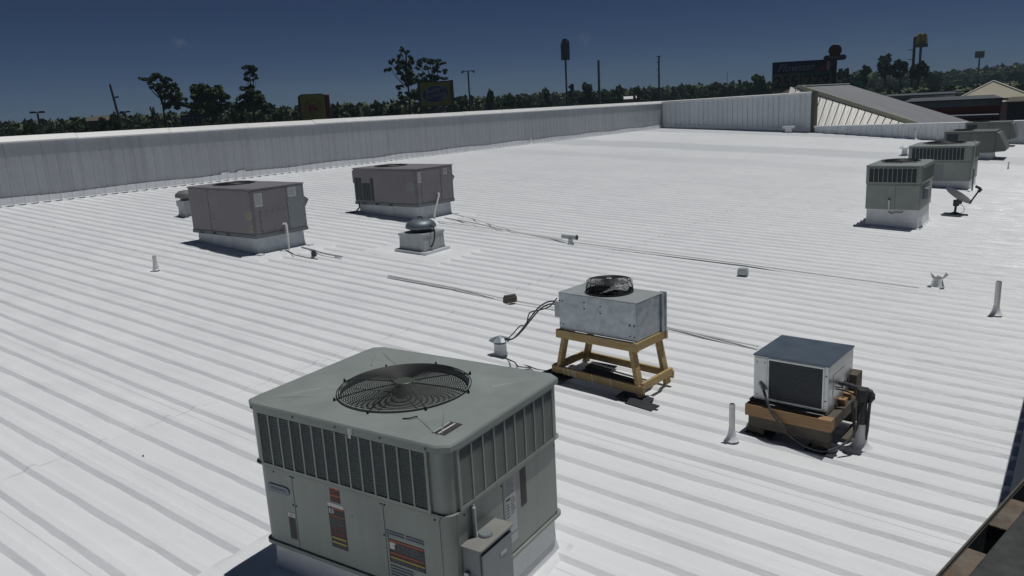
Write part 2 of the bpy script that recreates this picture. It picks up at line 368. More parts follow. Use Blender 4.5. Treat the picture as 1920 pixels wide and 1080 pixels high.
# ================================================================== LARGE STRUCTURE
GZ = -5.5
def ground():
    b = B(); n = 64; rad = [0, 60, 140, 250, 400, 735]
    vs_ = [(0, 0, GZ)]; fs = []
    for r in rad[1:]:
        for k in range(n):
            a = 2 * math.pi * k / n; x, y = r * math.cos(a), r * math.sin(a)
            az = math.degrees(math.atan2(x, y))            # clockwise from +Y
            w = max(0, min(1, (az + 16) / 9)) * max(0, min(1, (60 - az) / 20))   # land rises to the right of the view
            hgt = {60: 0, 140: 0, 250: 4.6, 400: 7.0, 735: 8}[r] * w
            vs_.append((x, y, GZ + hgt))
    for k in range(n): fs.append((0, 1 + k, 1 + (k + 1) % n))
    for i in range(len(rad) - 2):
        for k in range(n):
            k2 = (k + 1) % n; fs.append((1 + i * n + k, 1 + i * n + k2, 1 + (i + 1) * n + k2, 1 + (i + 1) * n + k))
    b.add(vs_, fs); structure(b.obj("ground", 'grass'))
    b = B()
    b.box(-95, -60, GZ - .5, -30, 130, GZ + .02).box(-30, 62, GZ - .5, 60, 108, GZ + .02)
    structure(b.obj("parking_lot", 'asphalt'))
ground()

X0, X1, YN, YF = -22.72, .62, -3.0, 46.18
def xw_at(y): return -22.93 + .0205 * (y - 8)          # line of the left parapet
PP, Y00 = .3050, 3.8954
def building_body():
    b = B(); b.add([(X0 - .35, YN - .1, GZ), (9, YN - .1, GZ), (9, 48, GZ), (X0 - .35, 48, GZ), (X0 - .35, YN - .1, rz(X0) - .12), (9, YN - .1, -.62), (9, 48, -.62), (X0 - .35, 48, rz(X0) - .12)],
                     [(0, 3, 2, 1), (4, 5, 6, 7), (0, 1, 5, 4), (1, 2, 6, 5), (2, 3, 7, 6), (3, 0, 4, 7)])
    return structure(b.obj("roof", 'galvdull'))
roof = building_body()
def roof_panels():
    k0 = math.floor((YN - Y00) / (3 * PP)); i = k0
    prof = [(-.10, 0), (-.024, 0), (-.020, .0006), (.016, .0295), (.021, .031), (.066, .031), (.071, .0295), (.105, .001), (.11, 0), (.2045, 0)]
    while True:
        ya = Y00 + i * 3 * PP
        if ya > YF: break
        i += 1
        near = ya < 22
        xs = np.linspace(xw_at(ya) - .06, X1, 150 if near else 40)
        ys, zs, kind = [], [], []; hk = float(np.interp(ya, [8, 22, 36], [1.0, .88, .60]))
        for r in range(3):
            for (dy, dz) in prof:
                y = ya + r * PP + dy
                if y > YF: y = YF
                ys.append(y); zs.append(dz * hk)
        ys = np.array(ys); zs = np.array(zs)
        ys[0] += .001
        nx, ny = len(xs), len(ys)
        rid = np.repeat(np.arange(3), len(prof)) + i * 3.7
        XX, YY = np.meshgrid(xs, ys, indexing='ij'); ZZ = np.tile(zs, (nx, 1)); 
        mid = (zs > 0).astype(float)
        if near:
            ph = rid[None, :] * 2.31
            wob = .0032 * np.sin(XX * 2.3 + ph) + .0024 * np.sin(XX * 5.1 + ph * 1.7) + .0020 * np.sin(XX * 11.3 + ph * 2.9) + .0016 * np.sin(XX * 23.7 + ph * 4.1)
            YY = YY + wob * mid[None, :] * (1 - .6 * (ZZ > .027))
            ZZ = ZZ + .0012 * np.sin(XX * 3.1 + ph * 3) * mid[None, :] + .0012 * np.sin(XX * 1.3 + YY * 4)
        ZZ = ZZ - S * XX + (.0006 if i % 2 else 0)
        me = bpy.data.meshes.new("roof_panel"); nvt = nx * ny
        me.vertices.add(nvt); me.vertices.foreach_set('co', np.stack([XX, YY, ZZ], -1).reshape(-1).astype(np.float32))
        a = (np.arange(nx - 1)[:, None] * ny + np.arange(ny - 1)[None, :]).reshape(-1)
        fc = np.stack([a, a + ny, a + ny + 1, a + 1], -1).astype(np.int32); nf = len(fc)
        me.loops.add(nf * 4); me.loops.foreach_set('vertex_index', fc.reshape(-1))
        me.polygons.add(nf); me.polygons.foreach_set('loop_start', (np.arange(nf) * 4).astype(np.int32)); me.polygons.foreach_set('loop_total', np.full(nf, 4, np.int32))
        me.update(calc_edges=True); me.materials.append(MT['roof']); me.polygons.foreach_set('use_smooth', [False] * nf)
        link("roof_panel", me, roof)
roof_panels()

# rib-sheet wall panel: runs along local +x, ribs vertical, outward face towards local -y
def wall_panel_mesh(w, h0, h1, ribs=3, rib=.03, name="wall_panel", mt='wallgrey', flip=1):
    b = B(); pts = []
    p = w / ribs
    for r in range(ribs):
        pts += [(r * p, 0), (r * p + p * .74, 0), (r * p + p * .80, -rib), (r * p + p * .92, -rib), (r * p + p * .98, 0)]
    vs_ = []
    for (x, y) in pts: vs_ += [(x, y * flip, 0), (x, y * flip, h0 + (h1 - h0) * x / w)]
    fs = [(2 * i, 2 * i + 2, 2 * i + 3, 2 * i + 1) for i in range(len(pts) - 1)]
    b.add(vs_, fs); return b.mesh(name, mt)
def wall_run(root, P0, P1, zb0, zb1, zt0, zt1, mt, rib=.03, name="wall_panel"):
    "panels set side by side from P0 to P1; each leans on nothing: base follows the roof"
    P0, P1 = Vector(P0), Vector(P1); L = (P1 - P0).length; n = max(1, round(L / .915)); d = (P1 - P0) / L; ang = math.atan2(d.y, d.x)
    for i in range(n):
        f0, f1 = i / n, (i + 1) / n; zb = min(zb0 + (zb1 - zb0) * f0, zb0 + (zb1 - zb0) * f1) - .05
        me = wall_panel_mesh(L / n, zt0 + (zt1 - zt0) * f0 - zb, zt0 + (zt1 - zt0) * f1 - zb, 3, rib, name, mt)
        o = link(name, me, root); q = P0 + d * (L * f0); o.location = (q.x, q.y, zb); o.rotation_euler = (0, 0, ang)

def left_parapet():
    r = thing("parapet_wall", "long grey ribbed metal parapet wall with white cap along the left roof edge", "wall")
    xw = X0; ztop = lambda y: 2.99 - .0042 * (y - 8)
    # seen from +X the outward face must point to +X: run from far to near
    wall_run(r, (xw_at(YF), YF + .0), (xw_at(YN), YN), rz(X0), rz(xw_at(YN)), ztop(YF) - .10, ztop(YN) - .10, 'wallgrey', .0065)
    b = B()
    n = 18
    for i in range(n):                                      # cap in lengths, sloped inwards
        y0 = YN + (YF + .3 - YN) * i / n; y1 = YN + (YF + .3 - YN) * (i + 1) / n - .012
        b = B()
        A = []
        for y in (y0, y1):
            z = ztop(y) + random.uniform(-.006, .006); xw = xw_at(y)
            A += [(xw + .045, y, z - .17), (xw + .045, y, z - .135), (xw - .10, y, z), (xw - .42, y, z - .03), (xw - .42, y, z - .2), (xw - .05, y, z - .17)]
        fs = [(j, (j + 1) % 6, 6 + (j + 1) % 6, 6 + j) for j in range(6)] + [(5, 4, 3, 2, 1, 0), (6, 7, 8, 9, 10, 11)]
        b.add(A, fs); b.obj("coping", 'white_clean', r)
    b = B(); ys = np.arange(YN, YF, .305)
    vs_ = []
    for i, y in enumerate(ys):
        xw = xw_at(y); hgt = .17 + .018 * math.sin(y * 1.7) + .02 * noise.noise(Vector((y * .8, 3, 1))) + (.05 if i in (59, 61) else 0)
        for dy, o_ in ((0, 0), (.2, 0), (.215, .012), (.27, .012), (.29, 0)):
            vs_ += [(xw + .035 + o_, y + dy, rz(xw) + .035 + hgt), (xw + .042 + o_, y + dy, rz(xw) + .03), (xw + .16, y + dy, rz(xw + .16) + .034)]
    m = len(vs_) // 3
    b.add(vs_, [f for i in range(m - 1) for f in ((3 * i, 3 * i + 1, 3 * i + 4, 3 * i + 3), (3 * i + 1, 3 * i + 2, 3 * i + 5, 3 * i + 4))])
    b.obj("base_flashing", 'white', r)
    b = B(); b.prism([(xw_at(YN) - .40, YN), (xw_at(YN) - .05, YN), (xw_at(YF) - .05, YF + .3), (xw_at(YF) - .40, YF + .3)], GZ, 2.62); b.obj("wall_core", 'wallgrey', r)
left_parapet()

def far_wall():
    r = thing("far_parapet_wall", "pale ribbed metal wall closing the far end of the white roof", "wall")
    xa, xb, y = -22.12, -13.02, YF
    zt = lambda x: 2.80 + .0135 * (x - xa); X0 = xw_at(YF)
    wall_run(r, (X0 + .05, y), (xb, y), rz(X0), rz(xb), zt(X0) - .06, zt(xb) - .06, 'wallfar', .055)
    n = 4
    for i in range(n):
        x0 = X0 - .3 + (xb + .06 - X0 + .3) * i / n; x1 = X0 - .3 + (xb + .06 - X0 + .3) * (i + 1) / n - .01
        b = B(); A = []
        for x in (x0, x1):
            z = zt(x); A += [(x, y - .06, z - .09), (x, y - .06, z - .01), (x, y + .02, z + .02), (x, y + .3, z + .01), (x, y + .3, z - .09)]
        b.add(A, [(j, (j + 1) % 5, 5 + (j + 1) % 5, 5 + j) for j in range(5)] + [(4, 3, 2, 1, 0), (5, 6, 7, 8, 9)]); b.obj("coping", 'white_clean', r)
    b = B(); b.box(xb + .0, y - .075, .4, xb + .20, y + .45, zt(xb) + .02); b.obj("end_post", 'brown', r)
    b = B(); b.add([(X0 + .1, y - .05, rz(X0) + .22), (xb, y - .05, rz(xb) + .22), (xb, y - .045, rz(xb) + .03), (X0 + .1, y - .045, rz(X0) + .03), (xb, y - .2, rz(xb) + .034), (X0 + .1, y - .2, rz(X0) + .034)], [(0, 3, 2, 1), (3, 5, 4, 2)])
    b.obj("base_flashing", 'white', r)
    b = B(); b.box(X0, y + .05, GZ, xb - .02, y + .3, 2.6); b.obj("wall_core", 'wallfar', r)
    # low stretch, swinging towards the viewer on the right
    r = thing("low_parapet_wall", "low ribbed metal parapet right of the tall far wall, behind the rooftop units", "wall")
    pts = [(-12.80, 46.12, 1.03), (-6.2, 43.2, 1.17), (-2.6, 42.75, 1.2), (3.5, 42.6, 1.2)]
    for i in range(3):
        (xa, ya, za), (xb, yb, zb) = pts[i], pts[i + 1]
        wall_run(r, (xa, ya), (xb, yb), rz(xa), rz(xb), za - .05, zb - .05, 'wallfar', .035)
        d = Vector((xb - xa, yb - ya)).normalized(); nn = Vector((d.y, -d.x)); A = []
        for (x, yy, z) in pts[i:i + 2]:
            for (o_, h_) in ((.07, -.09), (.07, -.005), (0, .03), (-.3, .02), (-.3, -.09)):
                A.append((x + nn.x * o_, yy + nn.y * o_, z + h_))
        b = B(); b.add(A, [(j, (j + 1) % 5, 5 + (j + 1) % 5, 5 + j) for j in range(5)] + [(4, 3, 2, 1, 0), (5, 6, 7, 8, 9)]); b.obj("coping", 'wallfar', r)
far_wall()

def neighbour():
    "higher flat building on whose edge the viewer stands; only its rim comes into view"
    r = thing("timber_edged_building", "dark edge of a higher building with timber studs at the lower right corner", "building")
    b = B(); P = [(-.63, .90), (-.282, 2.62), (-.05, 3.76), (-.045, 3.84), (.05, 3.95), (.05, 45.8), (9, 45.8), (9, YN), (.5, YN), (-.66, .6)]
    b.prism(P, -.4, 1.12); b.obj("wall", 'beam', r)
    b = B(); b.box(.06, 3.95, 1.125, 9, 41, 1.44); b.obj("upper_wall", 'beam', r)
    b = B(); b.prism([(-.15, 3.5), (-.125, 3.5), (-.056, 3.835), (.045, 3.945), (.045, 41), (-.15, 41)], -.1, 1.48); b.obj("side_cladding", 'wallnavy', r)
    A0, B0 = Vector((-.663, .80, 0)), Vector((-.042, 3.84, 0)); d = (B0 - A0).normalized(); sd_ = Vector((d.y, -d.x, 0))
    P0 = Vector((-.293, 2.61, 0)); z = Vector((0, 0, 1))
    b = B(); b.bar(A0 + sd_ * .005 + z * 1.33, B0 + sd_ * .005 + z * 1.33, .010, .41); b.obj("outer_skin", 'darkgrey', r)
    b = B(); b.bar(A0 + sd_ * .004 + z * 1.542, B0 + sd_ * .004 + z * 1.542, .007, .012); b.obj("rim_rail", 'wooddark', r, bev=.001)
    b = B(); b.bar(A0 + sd_ * .42 + z * 1.50, B0 + sd_ * .42 + z * 1.50, .70, .09); b.obj("deck_beam", 'beam', r, bev=.012)
    for t in (-1.14, -.67, -.20, .27, .74, 1.2):
        p = P0 + d * (t - .13) + sd_ * .041
        b = B(); b.bar(p - d * .13 + z * 1.508, p + d * .13 + z * 1.508, .062, .058); b.obj("spacer_block", 'rust', r, bev=.004)
neighbour()
# ================================================================== ROOFTOP UNITS
def louvred_bank(parent, plane, a0, a1, z0, z1, off, nbar, nslat, body='green', slats_as_parts=True, slot=False):
    """coil opening with horizontal slats and upright bars. plane 'F': face y=off looking -y, run along x; 'R': face x=off looking +x, run along y"""
    def put(b, u0, u1, d0, d1, za, zb):        # d = distance out of the face
        if plane == 'F': b.box(u0, off - d1, za, u1, off - d0, zb)
        else: b.box(off + d0, u0, za, off + d1, u1, zb)
    b = B(); put(b, a0, a1, -.004, .004, z0, z1); g = b.obj("grille", 'coil', parent)
    w = a1 - a0; b = B()
    fr = .018
    for (u0, u1, za, zb) in ((a0 - fr, a0, z0 - fr, z1 + fr), (a1, a1 + fr, z0 - fr, z1 + fr), (a0, a1, z1, z1 + fr), (a0, a1, z0 - fr, z0)): put(b, u0, u1, -.002, .016, za, zb)
    b.obj("frame", body, g)
    bar = None
    for i in range(1, nbar):
        u = a0 + w * i / nbar
        if bar is None:
            b = B(); put(b, -.006, .006, .004, .017, z0, z1)
            if plane == 'F': pass
            bar = b.mesh("bar", body)
        link("bar", bar, g, loc=(u, 0, 0) if plane == 'F' else (0, u, 0))
    if nslat:
        p = (z1 - z0) / nslat; me = None
        for i in range(nslat):
            if me is None:
                b = B(); t = .0040
                if plane == 'F': b.add([(a0, off - .008, 0), (a1, off - .008, 0), (a1, off - .012, -.003), (a0, off - .012, -.003), (a0, off - .008, t), (a1, off - .008, t), (a1, off - .013, -.003 + t * .6), (a0, off - .013, -.003 + t * .6)],
                                       [(0, 3, 2, 1), (4, 5, 6, 7), (0, 1, 5, 4), (1, 2, 6, 5), (2, 3, 7, 6), (3, 0, 4, 7)])
                else: b.add([(off + .008, a0, 0), (off + .008, a1, 0), (off + .012, a1, -.003), (off + .012, a0, -.003), (off + .008, a0, t), (off + .008, a1, t), (off + .013, a1, -.003 + t * .6), (off + .013, a0, -.003 + t * .6)],
                            [(0, 3, 2, 1), (4, 5, 6, 7), (0, 1, 5, 4), (1, 2, 6, 5), (2, 3, 7, 6), (3, 0, 4, 7)])
                me = b.mesh("slat", 'coil' if slot else body)
            link("slat", me, g, loc=(0, 0, z0 + p * (i + .9)))
    return g

def top_with_hole(hx, hy, rc, R0, z0, z1, n=64, c=(0, 0)):
    "rounded square sheet with a round opening, its rim turned down"
    b = B(); inner, outer = [], []
    for k in range(n):
        a = 2 * math.pi * k / n; ca, sa = math.cos(a), math.sin(a)
        inner.append((c[0] + R0 * ca, c[1] + R0 * sa))
        t = 1e9
        t = min(hx / abs(ca) if abs(ca) > 1e-6 else 1e9, hy / abs(sa) if abs(sa) > 1e-6 else 1e9)
        x, y = ca * t, sa * t
        ex, ey = abs(x) - (hx - rc), abs(y) - (hy - rc)
        if ex > 0 and ey > 0:
            l = math.hypot(ex, ey)
            if l > 0: x = math.copysign(hx - rc + ex / l * rc, x); y = math.copysign(hy - rc + ey / l * rc, y)
        outer.append((x, y))
    rings = [[(x, y, z0) for x, y in outer], [(x, y, z1 - .012) for x, y in outer], [(x * .990, y * .988, z1 - .002) for x, y in outer], [(x * .972, y * .965, z1) for x, y in outer],
             [(c[0] + (x - c[0]) * 1.055, c[1] + (y - c[1]) * 1.055, z1) for x, y in inner], [(c[0] + (x - c[0]) * 1.04, c[1] + (y - c[1]) * 1.04, z1 + .008) for x, y in inner], [(x, y, z1 + .006) for x, y in inner], [(x, y, z1 - .09) for x, y in inner]]
    vs_ = [p for rg in rings for p in rg]; fs = []
    for i in range(len(rings) - 1):
        for k in range(n):
            k2 = (k + 1) % n; fs.append((i * n + k, i * n + k2, (i + 1) * n + k2, (i + 1) * n + k))
    return b.add(vs_, fs)

def fan_guard(parent, R0, z, n=22, rise=.028, t=.0022, c=(0, 0), hubr=.065, nspk=8, seg=48):
    k0 = .6 if R0 > .4 else 1
    b = B(); zz = lambda r: z + rise * (1 - (r / R0) ** 2) ** .5 if r < R0 else z
    for i in range(n):
        r = hubr + (R0 - hubr) * (i + 1) / n; b.ring(r, zz(r * .999) if i < n - 1 else z, t, seg, 4, c)
    for k in range(nspk):
        a = 2 * math.pi * (k + .25) / nspk; path = []
        for j in range(7):
            r = hubr * .6 + (R0 * 1.05 - hubr * .6) * j / 6; path.append((c[0] + r * math.cos(a), c[1] + r * math.sin(a), zz(min(r, R0)) - .004))
        b.tube(path, t * 1.5, 5)
        b.lathe([(.0, .012), (.008 * k0, .012), (.012 * k0, 0), (.012 * k0, -.01)], (c[0] + R0 * 1.05 * math.cos(a), c[1] + R0 * 1.05 * math.sin(a), z), 8)
    b.obj("fan_guard", 'wire', parent, smooth=True)
def fan_inside(parent, R0, z, c=(0, 0), depth=.30, blades=4, rot=20, floor='coil'):
    b = B(); b.lathe([(R0 * 1.0, -.085), (R0 * .98, -.11)], (c[0], c[1], z), 40); b.obj("fan_shroud", 'black', parent, smooth=True)
    b = B(); b.lathe([(R0 * .985, -.111), (R0 * 1.08, -.14), (R0 * 1.10, -depth)], (c[0], c[1], z), 40); b.obj("inner_coil", floor, parent, smooth=True)
    b = B(); b.prism([(c[0] + R0 * 1.1 * math.cos(a), c[1] + R0 * 1.1 * math.sin(a)) for a in np.linspace(0, 2 * math.pi, 25)[:-1]], z - depth - .01, z - depth); b.obj("fan_well_floor", floor, parent)
    h = B(); h.lathe([(0, -.03), (.055, -.032), (.07, -.05), (.07, -.13), (0, -.13)], (c[0], c[1], z), 20); hub = h.obj("fan_motor", 'black', parent, smooth=True)
    for k in range(blades):
        a0 = R(rot + 360 * k / blades); b = B(); vs_, fs = [], []
        for i in range(6):
            r = .07 + (R0 * .93 - .07) * i / 5
            for j in range(6):
                a = a0 + (j / 5 - .5) * (R(62) - .10 * i) + .12 * i
                vs_.append((c[0] + r * math.cos(a), c[1] + r * math.sin(a), z - .11 + (j / 5 - .5) * .07))
        for i in range(5):
            for j in range(5): fs.append((i * 6 + j, i * 6 + j + 1, i * 6 + j + 7, i * 6 + j + 6))
        b.add(vs_, fs); b.obj("fan_blade", 'black', parent, smooth=True)

def curb(parent, hx, hy, zt, zb, x0, flare=.0, mt='white', cx=0, cy=0):
    "flashed roof curb; its foot follows the roof"
    b = B(); vs_ = []
    for (h, f) in ((1, 0), (.35, .006), (.12, .02), (0, .05 + flare)):
        for sx, sy in ((-1, -1), (1, -1), (1, 1), (-1, 1)):
            x = cx + sx * (hx + f); y = cy + sy * (hy + f); zlow = -S * x + zb
            vs_.append((x, y, zlow + (zt - zlow) * h))
    fs = [(0, 1, 2, 3)] + [(4 * i + k, 4 * i + (k + 1) % 4, 4 * (i + 1) + (k + 1) % 4, 4 * (i + 1) + k) for i in range(3) for k in range(4)]
    b.add(vs_, fs); return b.obj("curb", mt, parent, bev=.006)
def flashing(parent, x0, x1, y0, y1, hgt=.031, wob=.02, seed=0, mt='roof'):
    "membrane laid over the ribs, edges feathered"
    b = B(); n = 14; rnd = random.Random(seed); vs_ = []
    per = []
    for i in range(n): per.append((x0 + (x1 - x0) * i / n, y0))
    for i in range(n): per.append((x1, y0 + (y1 - y0) * i / n))
    for i in range(n): per.append((x1 - (x1 - x0) * i / n, y1))
    for i in range(n): per.append((x0, y1 - (y1 - y0) * i / n))
    cx, cy = (x0 + x1) / 2, (y0 + y1) / 2; m = len(per)
    for (ins, z) in ((0, -.004), (.055, hgt - .002), (.12, hgt), (.5, hgt + .001)):
        for (x, y) in per:
            dx, dy = cx - x, cy - y; l = math.hypot(dx, dy); w = rnd.uniform(-wob, wob) if ins < .1 else 0
            k = min(.98, (ins + w) / l) if ins < .4 else .8
            X, Y = x + dx * k, y + dy * k; vs_.append((X, Y, -S * X + z + rnd.uniform(-.0015, .0015)))
    fs = [(i * m + k, i * m + (k + 1) % m, (i + 1) * m + (k + 1) % m, (i + 1) * m + k) for i in range(3) for k in range(m)] + [tuple(range(3 * m, 4 * m))]
    b.add(vs_, fs); return b.obj("flashing", mt, parent, smooth=True)

def sticker(parent, name, plane, u0, u1, z0, z1, off, base, rows, label=None, border=None):
    """flat printed label. rows: (z-fraction top, z-fraction bottom, material, u-from, u-to, dashes)"""
    mats = [base]; b = B()
    def put(u0, u1, za, zb, d0, d1):
        if plane == 'F': b.box(u0, off - d1, za, u1, off - d0, zb)
        else: b.box(off + d0, u0, za, off + d1, u1, zb)
    put(u0, u1, z0, z1, -.001, .0012)
    if border:
        mats.append(border); b.mat(1); put(u0, u1, z1 - .004, z1, .0012, .0016); put(u0, u1, z0, z0 + .004, .0012, .0016); put(u0, u0 + .003, z0 + .004, z1 - .004, .0012, .0016); put(u1 - .003, u1, z0 + .004, z1 - .004, .0012, .0016)
    H_, W_ = z1 - z0, u1 - u0; rnd = random.Random(name + str(u0))
    for (t, bt, m, a, c_, dash) in rows:
        if m not in mats: mats.append(m)
        b.mat(mats.index(m)); za, zb = z1 - H_ * bt, z1 - H_ * t
        if not dash: put(u0 + W_ * a, u0 + W_ * c_, za, zb, .0012, .002)
        else:
            u = a
            while u < c_ - .02:
                l = rnd.uniform(.04, .16) if dash == 1 else rnd.uniform(.015, .05); put(u0 + W_ * u, u0 + W_ * min(u + l, c_), za, zb, .0012, .002); u += l + rnd.uniform(.02, .04)
    o = b.obj(name, mats, parent)
    if label: o['label'] = label
    return o
def text_rows(t0, t1, n, m='inkgrey', a=.06, c=.94, dash=1, fill=.5):
    return [(t0 + (t1 - t0) * i / n, t0 + (t1 - t0) * (i + fill) / n, m, a, c * (1 if i % 3 else .85), dash) for i in range(n)]
def screws(parent, pts, r=.006, mt='ink', name="screws"):
    b = B()
    for (p, ax) in pts: b.lathe([(0, .004), (r * .8, .004), (r, 0)], p, 8, axis=ax)
    return b.obj(name, mt, parent)

def big_unit():
    cx_, cy_ = -3.395, 3.336; z0 = rz(cx_)
    r = thing("packaged_air_unit", "large grey-green air conditioning unit with round top fan, nearest to the camera", "air conditioner", (cx_, cy_, z0), 3.8, "packaged rooftop air conditioning units")
    Z = lambda z: z - z0
    zb, zt = Z(.435), Z(1.41); hx, hy = .775, .600
    b = B(); b.prism(rrect(hx - .012, hy - .012, .05), zb, Z(.985)); b.obj("lower_cabinet", 'green', r, smooth=True)
    b = B(); b.prism(rrect(hx, hy, .06), Z(.992), Z(1.375)); b.obj("upper_cabinet", 'green', r, smooth=True)
    b = B(); b.prism(rrect(hx - .004, hy - .004, .055), Z(.9855), Z(.9915)); b.obj("shadow_gap", 'black', r)
    # bottom drip lip of the upper part
    b = B(); b.prism(rrect(hx + .012, hy + .012, .062), Z(.9925), Z(1.003)); b.obj("drip_edge", 'green', r, bev=.002)
    b = B(); b.prism(rrect(hx + .004, hy + .004, .05), zb - .004, zb + .022); b.obj("base_rail", 'green', r, bev=.003)
    o = top_with_hole(hx + .024, hy + .020, .075, .405, Z(1.368), zt, 80).obj("top_cover", 'greentop', r, smooth=True)
    for sx, sy in ((-1, -1), (1, -1), (1, 1), (-1, 1)):           # pressed creases
        for (ax, ay, bx, by) in ((.70, .535, .36, .335), (.70, .535, .50, .24)):
            b = B(); a_, e_ = Vector((sx * ax, sy * ay, zt)), Vector((sx * bx, sy * by, zt)); dd = (e_ - a_).normalized(); n_ = Vector((-dd.y, dd.x, 0))
            b.add([a_ - Vector((0, 0, .001)), a_ * .5 + e_ * .5 + n_ * .007, e_ + n_ * .010, a_ * .5 + e_ * .5 + Vector((0, 0, .0065)), e_ + Vector((0, 0, .004)), a_ * .5 + e_ * .5 - n_ * .007, e_ - n_ * .010],
                  [(0, 1, 3), (0, 3, 5), (1, 2, 4, 3), (3, 4, 6, 5)]); b.obj("pressed_crease", 'greentop', r)
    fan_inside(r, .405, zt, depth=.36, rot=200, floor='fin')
    fan_guard(r, .425, zt + .010, n=26, rise=.030, t=.0027, seg=64)
    b = B(); b.lathe([(0, .003), (.058, .002), (.064, -.003), (.064, -.009)], (0, 0, zt + .046), 22); b.obj("guard_centre_cap", 'hub', r, smooth=True)
    louvred_bank(r, 'F', -.676, .640, Z(1.018), Z(1.352), -hy, 14, 26)
    louvred_bank(r, 'R', -.505, .490, Z(1.022), Z(1.352), hx, 9, 26)
    # panels of the lower part, seams between them
    fy = -(hy - .012)
    for (a, c_) in ((-.700, -.462), (-.456, .284), (.290, .690)):
        b = B(); b.box(a, fy - .005, zb + .03, c_, fy + .002, Z(.962)); b.obj("access_panel", 'green', r, bev=.002)
    for (a, c_) in ((-.53, -.09), (-.084, .545)):
        b = B(); b.box(hx - .013, a, zb + .03, hx - .007, c_, Z(.962)); b.obj("access_panel", 'green', r, bev=.002)
    F = fy - .005
    # maker's plate
    b = B(); P = rrect(.098, .028, .026, 6); b.extr([(-.592 + x, F, Z(.842) + y) for x, y in P], (0, -.007, 0)); pl = b.obj("badge_plate", 'steelblue', r, bev=.001)
    sticker(r, "nameplate_marks", 'F', -.66, -.53, Z(.836), Z(.850), F - .007, 'steelblue', [(.2, .8, 'inkgrey', .02, .98, 2)])
    sticker(r, "long_grey_label", 'F', -.533, -.470, Z(.515), Z(.70), F, 'labelgrey', [(.0, .16, 'paperw', 0, 1, 0), (.05, .12, 'tan', .3, .7, 0)] + text_rows(.2, .96, 16, 'ink', .08, .95))
    sticker(r, "small_warning_label", 'F', -.135, -.052, Z(.872), Z(.968), F, 'ink', [(.03, .14, 'orange', .04, .96, 0), (.5, .6, 'orange', .04, .96, 0)] + text_rows(.18, .46, 4, 'redprint') + text_rows(.64, .96, 4, 'redprint'))
    man = [(.105, .21, 'paperw', .05, .33, 0)]
    sticker(r, "tall_warning_label", 'F', -.162, -.030, Z(.565), Z(.862), F, 'ink', [(.0, .085, 'paperw', 0, 1, 0), (.095, .125, 'orange', .36, .95, 0), (.13, .235, 'paperw', .05, .32, 0)] + text_rows(.14, .25, 4, 'labelgrey', .36)
            + [(.27, .29, 'orange', .05, .95, 0)] + text_rows(.31, .52, 8, 'inkgrey') + [(.54, .56, 'redprint', .05, .95, 0)] + text_rows(.575, .64, 3, 'labelgrey') + [(.655, .675, 'redprint', .05, .95, 0)] + text_rows(.69, .745, 2, 'redprint')
            + [(.765, .795, 'yellowprint', .05, .95, 0)] + text_rows(.81, .85, 2, 'inkgrey') + [(.87, .90, 'yellowprint', .05, .95, 0)] + text_rows(.92, .98, 2, 'inkgrey'), border='ink')
    sticker(r, "wide_warning_label", 'F', .305, .567, Z(.598), Z(.748), F, 'ink', [(.03, .09, 'orange', .02, .98, 0), (.13, .42, 'paperw', .03, .20, 0)] + text_rows(.14, .5, 6, 'inkgrey', .23, .97) + [(.56, .61, 'orange', .03, .97, 0)] + text_rows(.64, .72, 2, 'redprint')
            + [(.75, .80, 'yellowprint', .03, .98, 0)] + text_rows(.84, .97, 2, 'inkgrey'), border='ink')
    for (px_, pz_, s_) in ((.357, Z(.698), 1), (-.137, Z(.808), .75)):        # running-figure pictogram
        b = B(); k = .011 * s_; y = F - .0032
        for a, c_ in (((0, 1.4), (0, -.2)), ((0, -.2), (1.1, -1.6)), ((0, -.2), (-1.0, -1.2)), ((0, .9), (1.2, .5)), ((0, .9), (-1.1, 1.3))):
            b.bar((px_ + a[0] * k, y, pz_ + a[1] * k), (px_ + c_[0] * k, y, pz_ + c_[1] * k), .0012, .0045 * s_)
        b.obj("pictogram", 'ink', r)
    for i, (a, c_) in enumerate(((.295, .425), (.440, .567))):      # pressed vents
        for j in range(2):
            b = B(); b.box(a, F - .004, Z(.790) - .017 * j, c_, F - .0005, Z(.799) - .017 * j); b.obj("vent_slot", 'steelblue', r)
    for j in range(5):
        b = B(); b.box(.305, F - .004, Z(.570) - .019 * j, .47, F - .0005, Z(.579) - .019 * j); b.obj("vent_slot", 'steelblue', r)
    # right side
    XR = hx - .007
    sticker(r, "wiring_diagram_label", 'R', -.068, .050, Z(.535), Z(.985), XR, 'paper', text_rows(.03, .30, 8, 'inkgrey', .08, .9, 2) + [(.33, .36, 'ink', .1, .45, 0)] + text_rows(.34, .60, 7, 'inkgrey', .5, .92, 2) + text_rows(.40, .62, 5, 'inkgrey', .08, .4, 1) + [(.86, .865, 'ink', 0, 1, 0)])
    sticker(r, "dark_rating_label", 'R', .105, .172, Z(.715), Z(.965), XR, 'labelgrey', text_rows(.03, .97, 22, 'ink', .08, .92, 1), border='ink')
    # electrical disconnect box on the side
    b = B(); b.box(XR, -.515, Z(.10 + .18), XR + .115, -.19, Z(.775)); eb = b.obj("disconnect_box", 'taupe2', r, bev=.006)
    b = B(); b.box(XR + .116, -.500, Z(.30), XR + .128, -.205, Z(.750)); b.obj("door", 'taupe2', eb, bev=.005)
    b = B(); b.prism(rrect(.068, .17, .012, 3, XR + .064, -.3525), Z(.776), Z(.790)); b.obj("rain_cap", 'boxtop', eb, bev=.003)
    b = B(); b.lathe([(0, .016), (.034, .016), (.040, .010), (.042, 0)], (XR + .058, -.365, Z(.790)), 24); b.obj("knockout_hub", 'taupe2', eb, smooth=True)
    b = B(); b.box(XR + .129, -.33, Z(.655), XR + .131, -.27, Z(.675)); b.obj("small_plate", 'paper', eb)
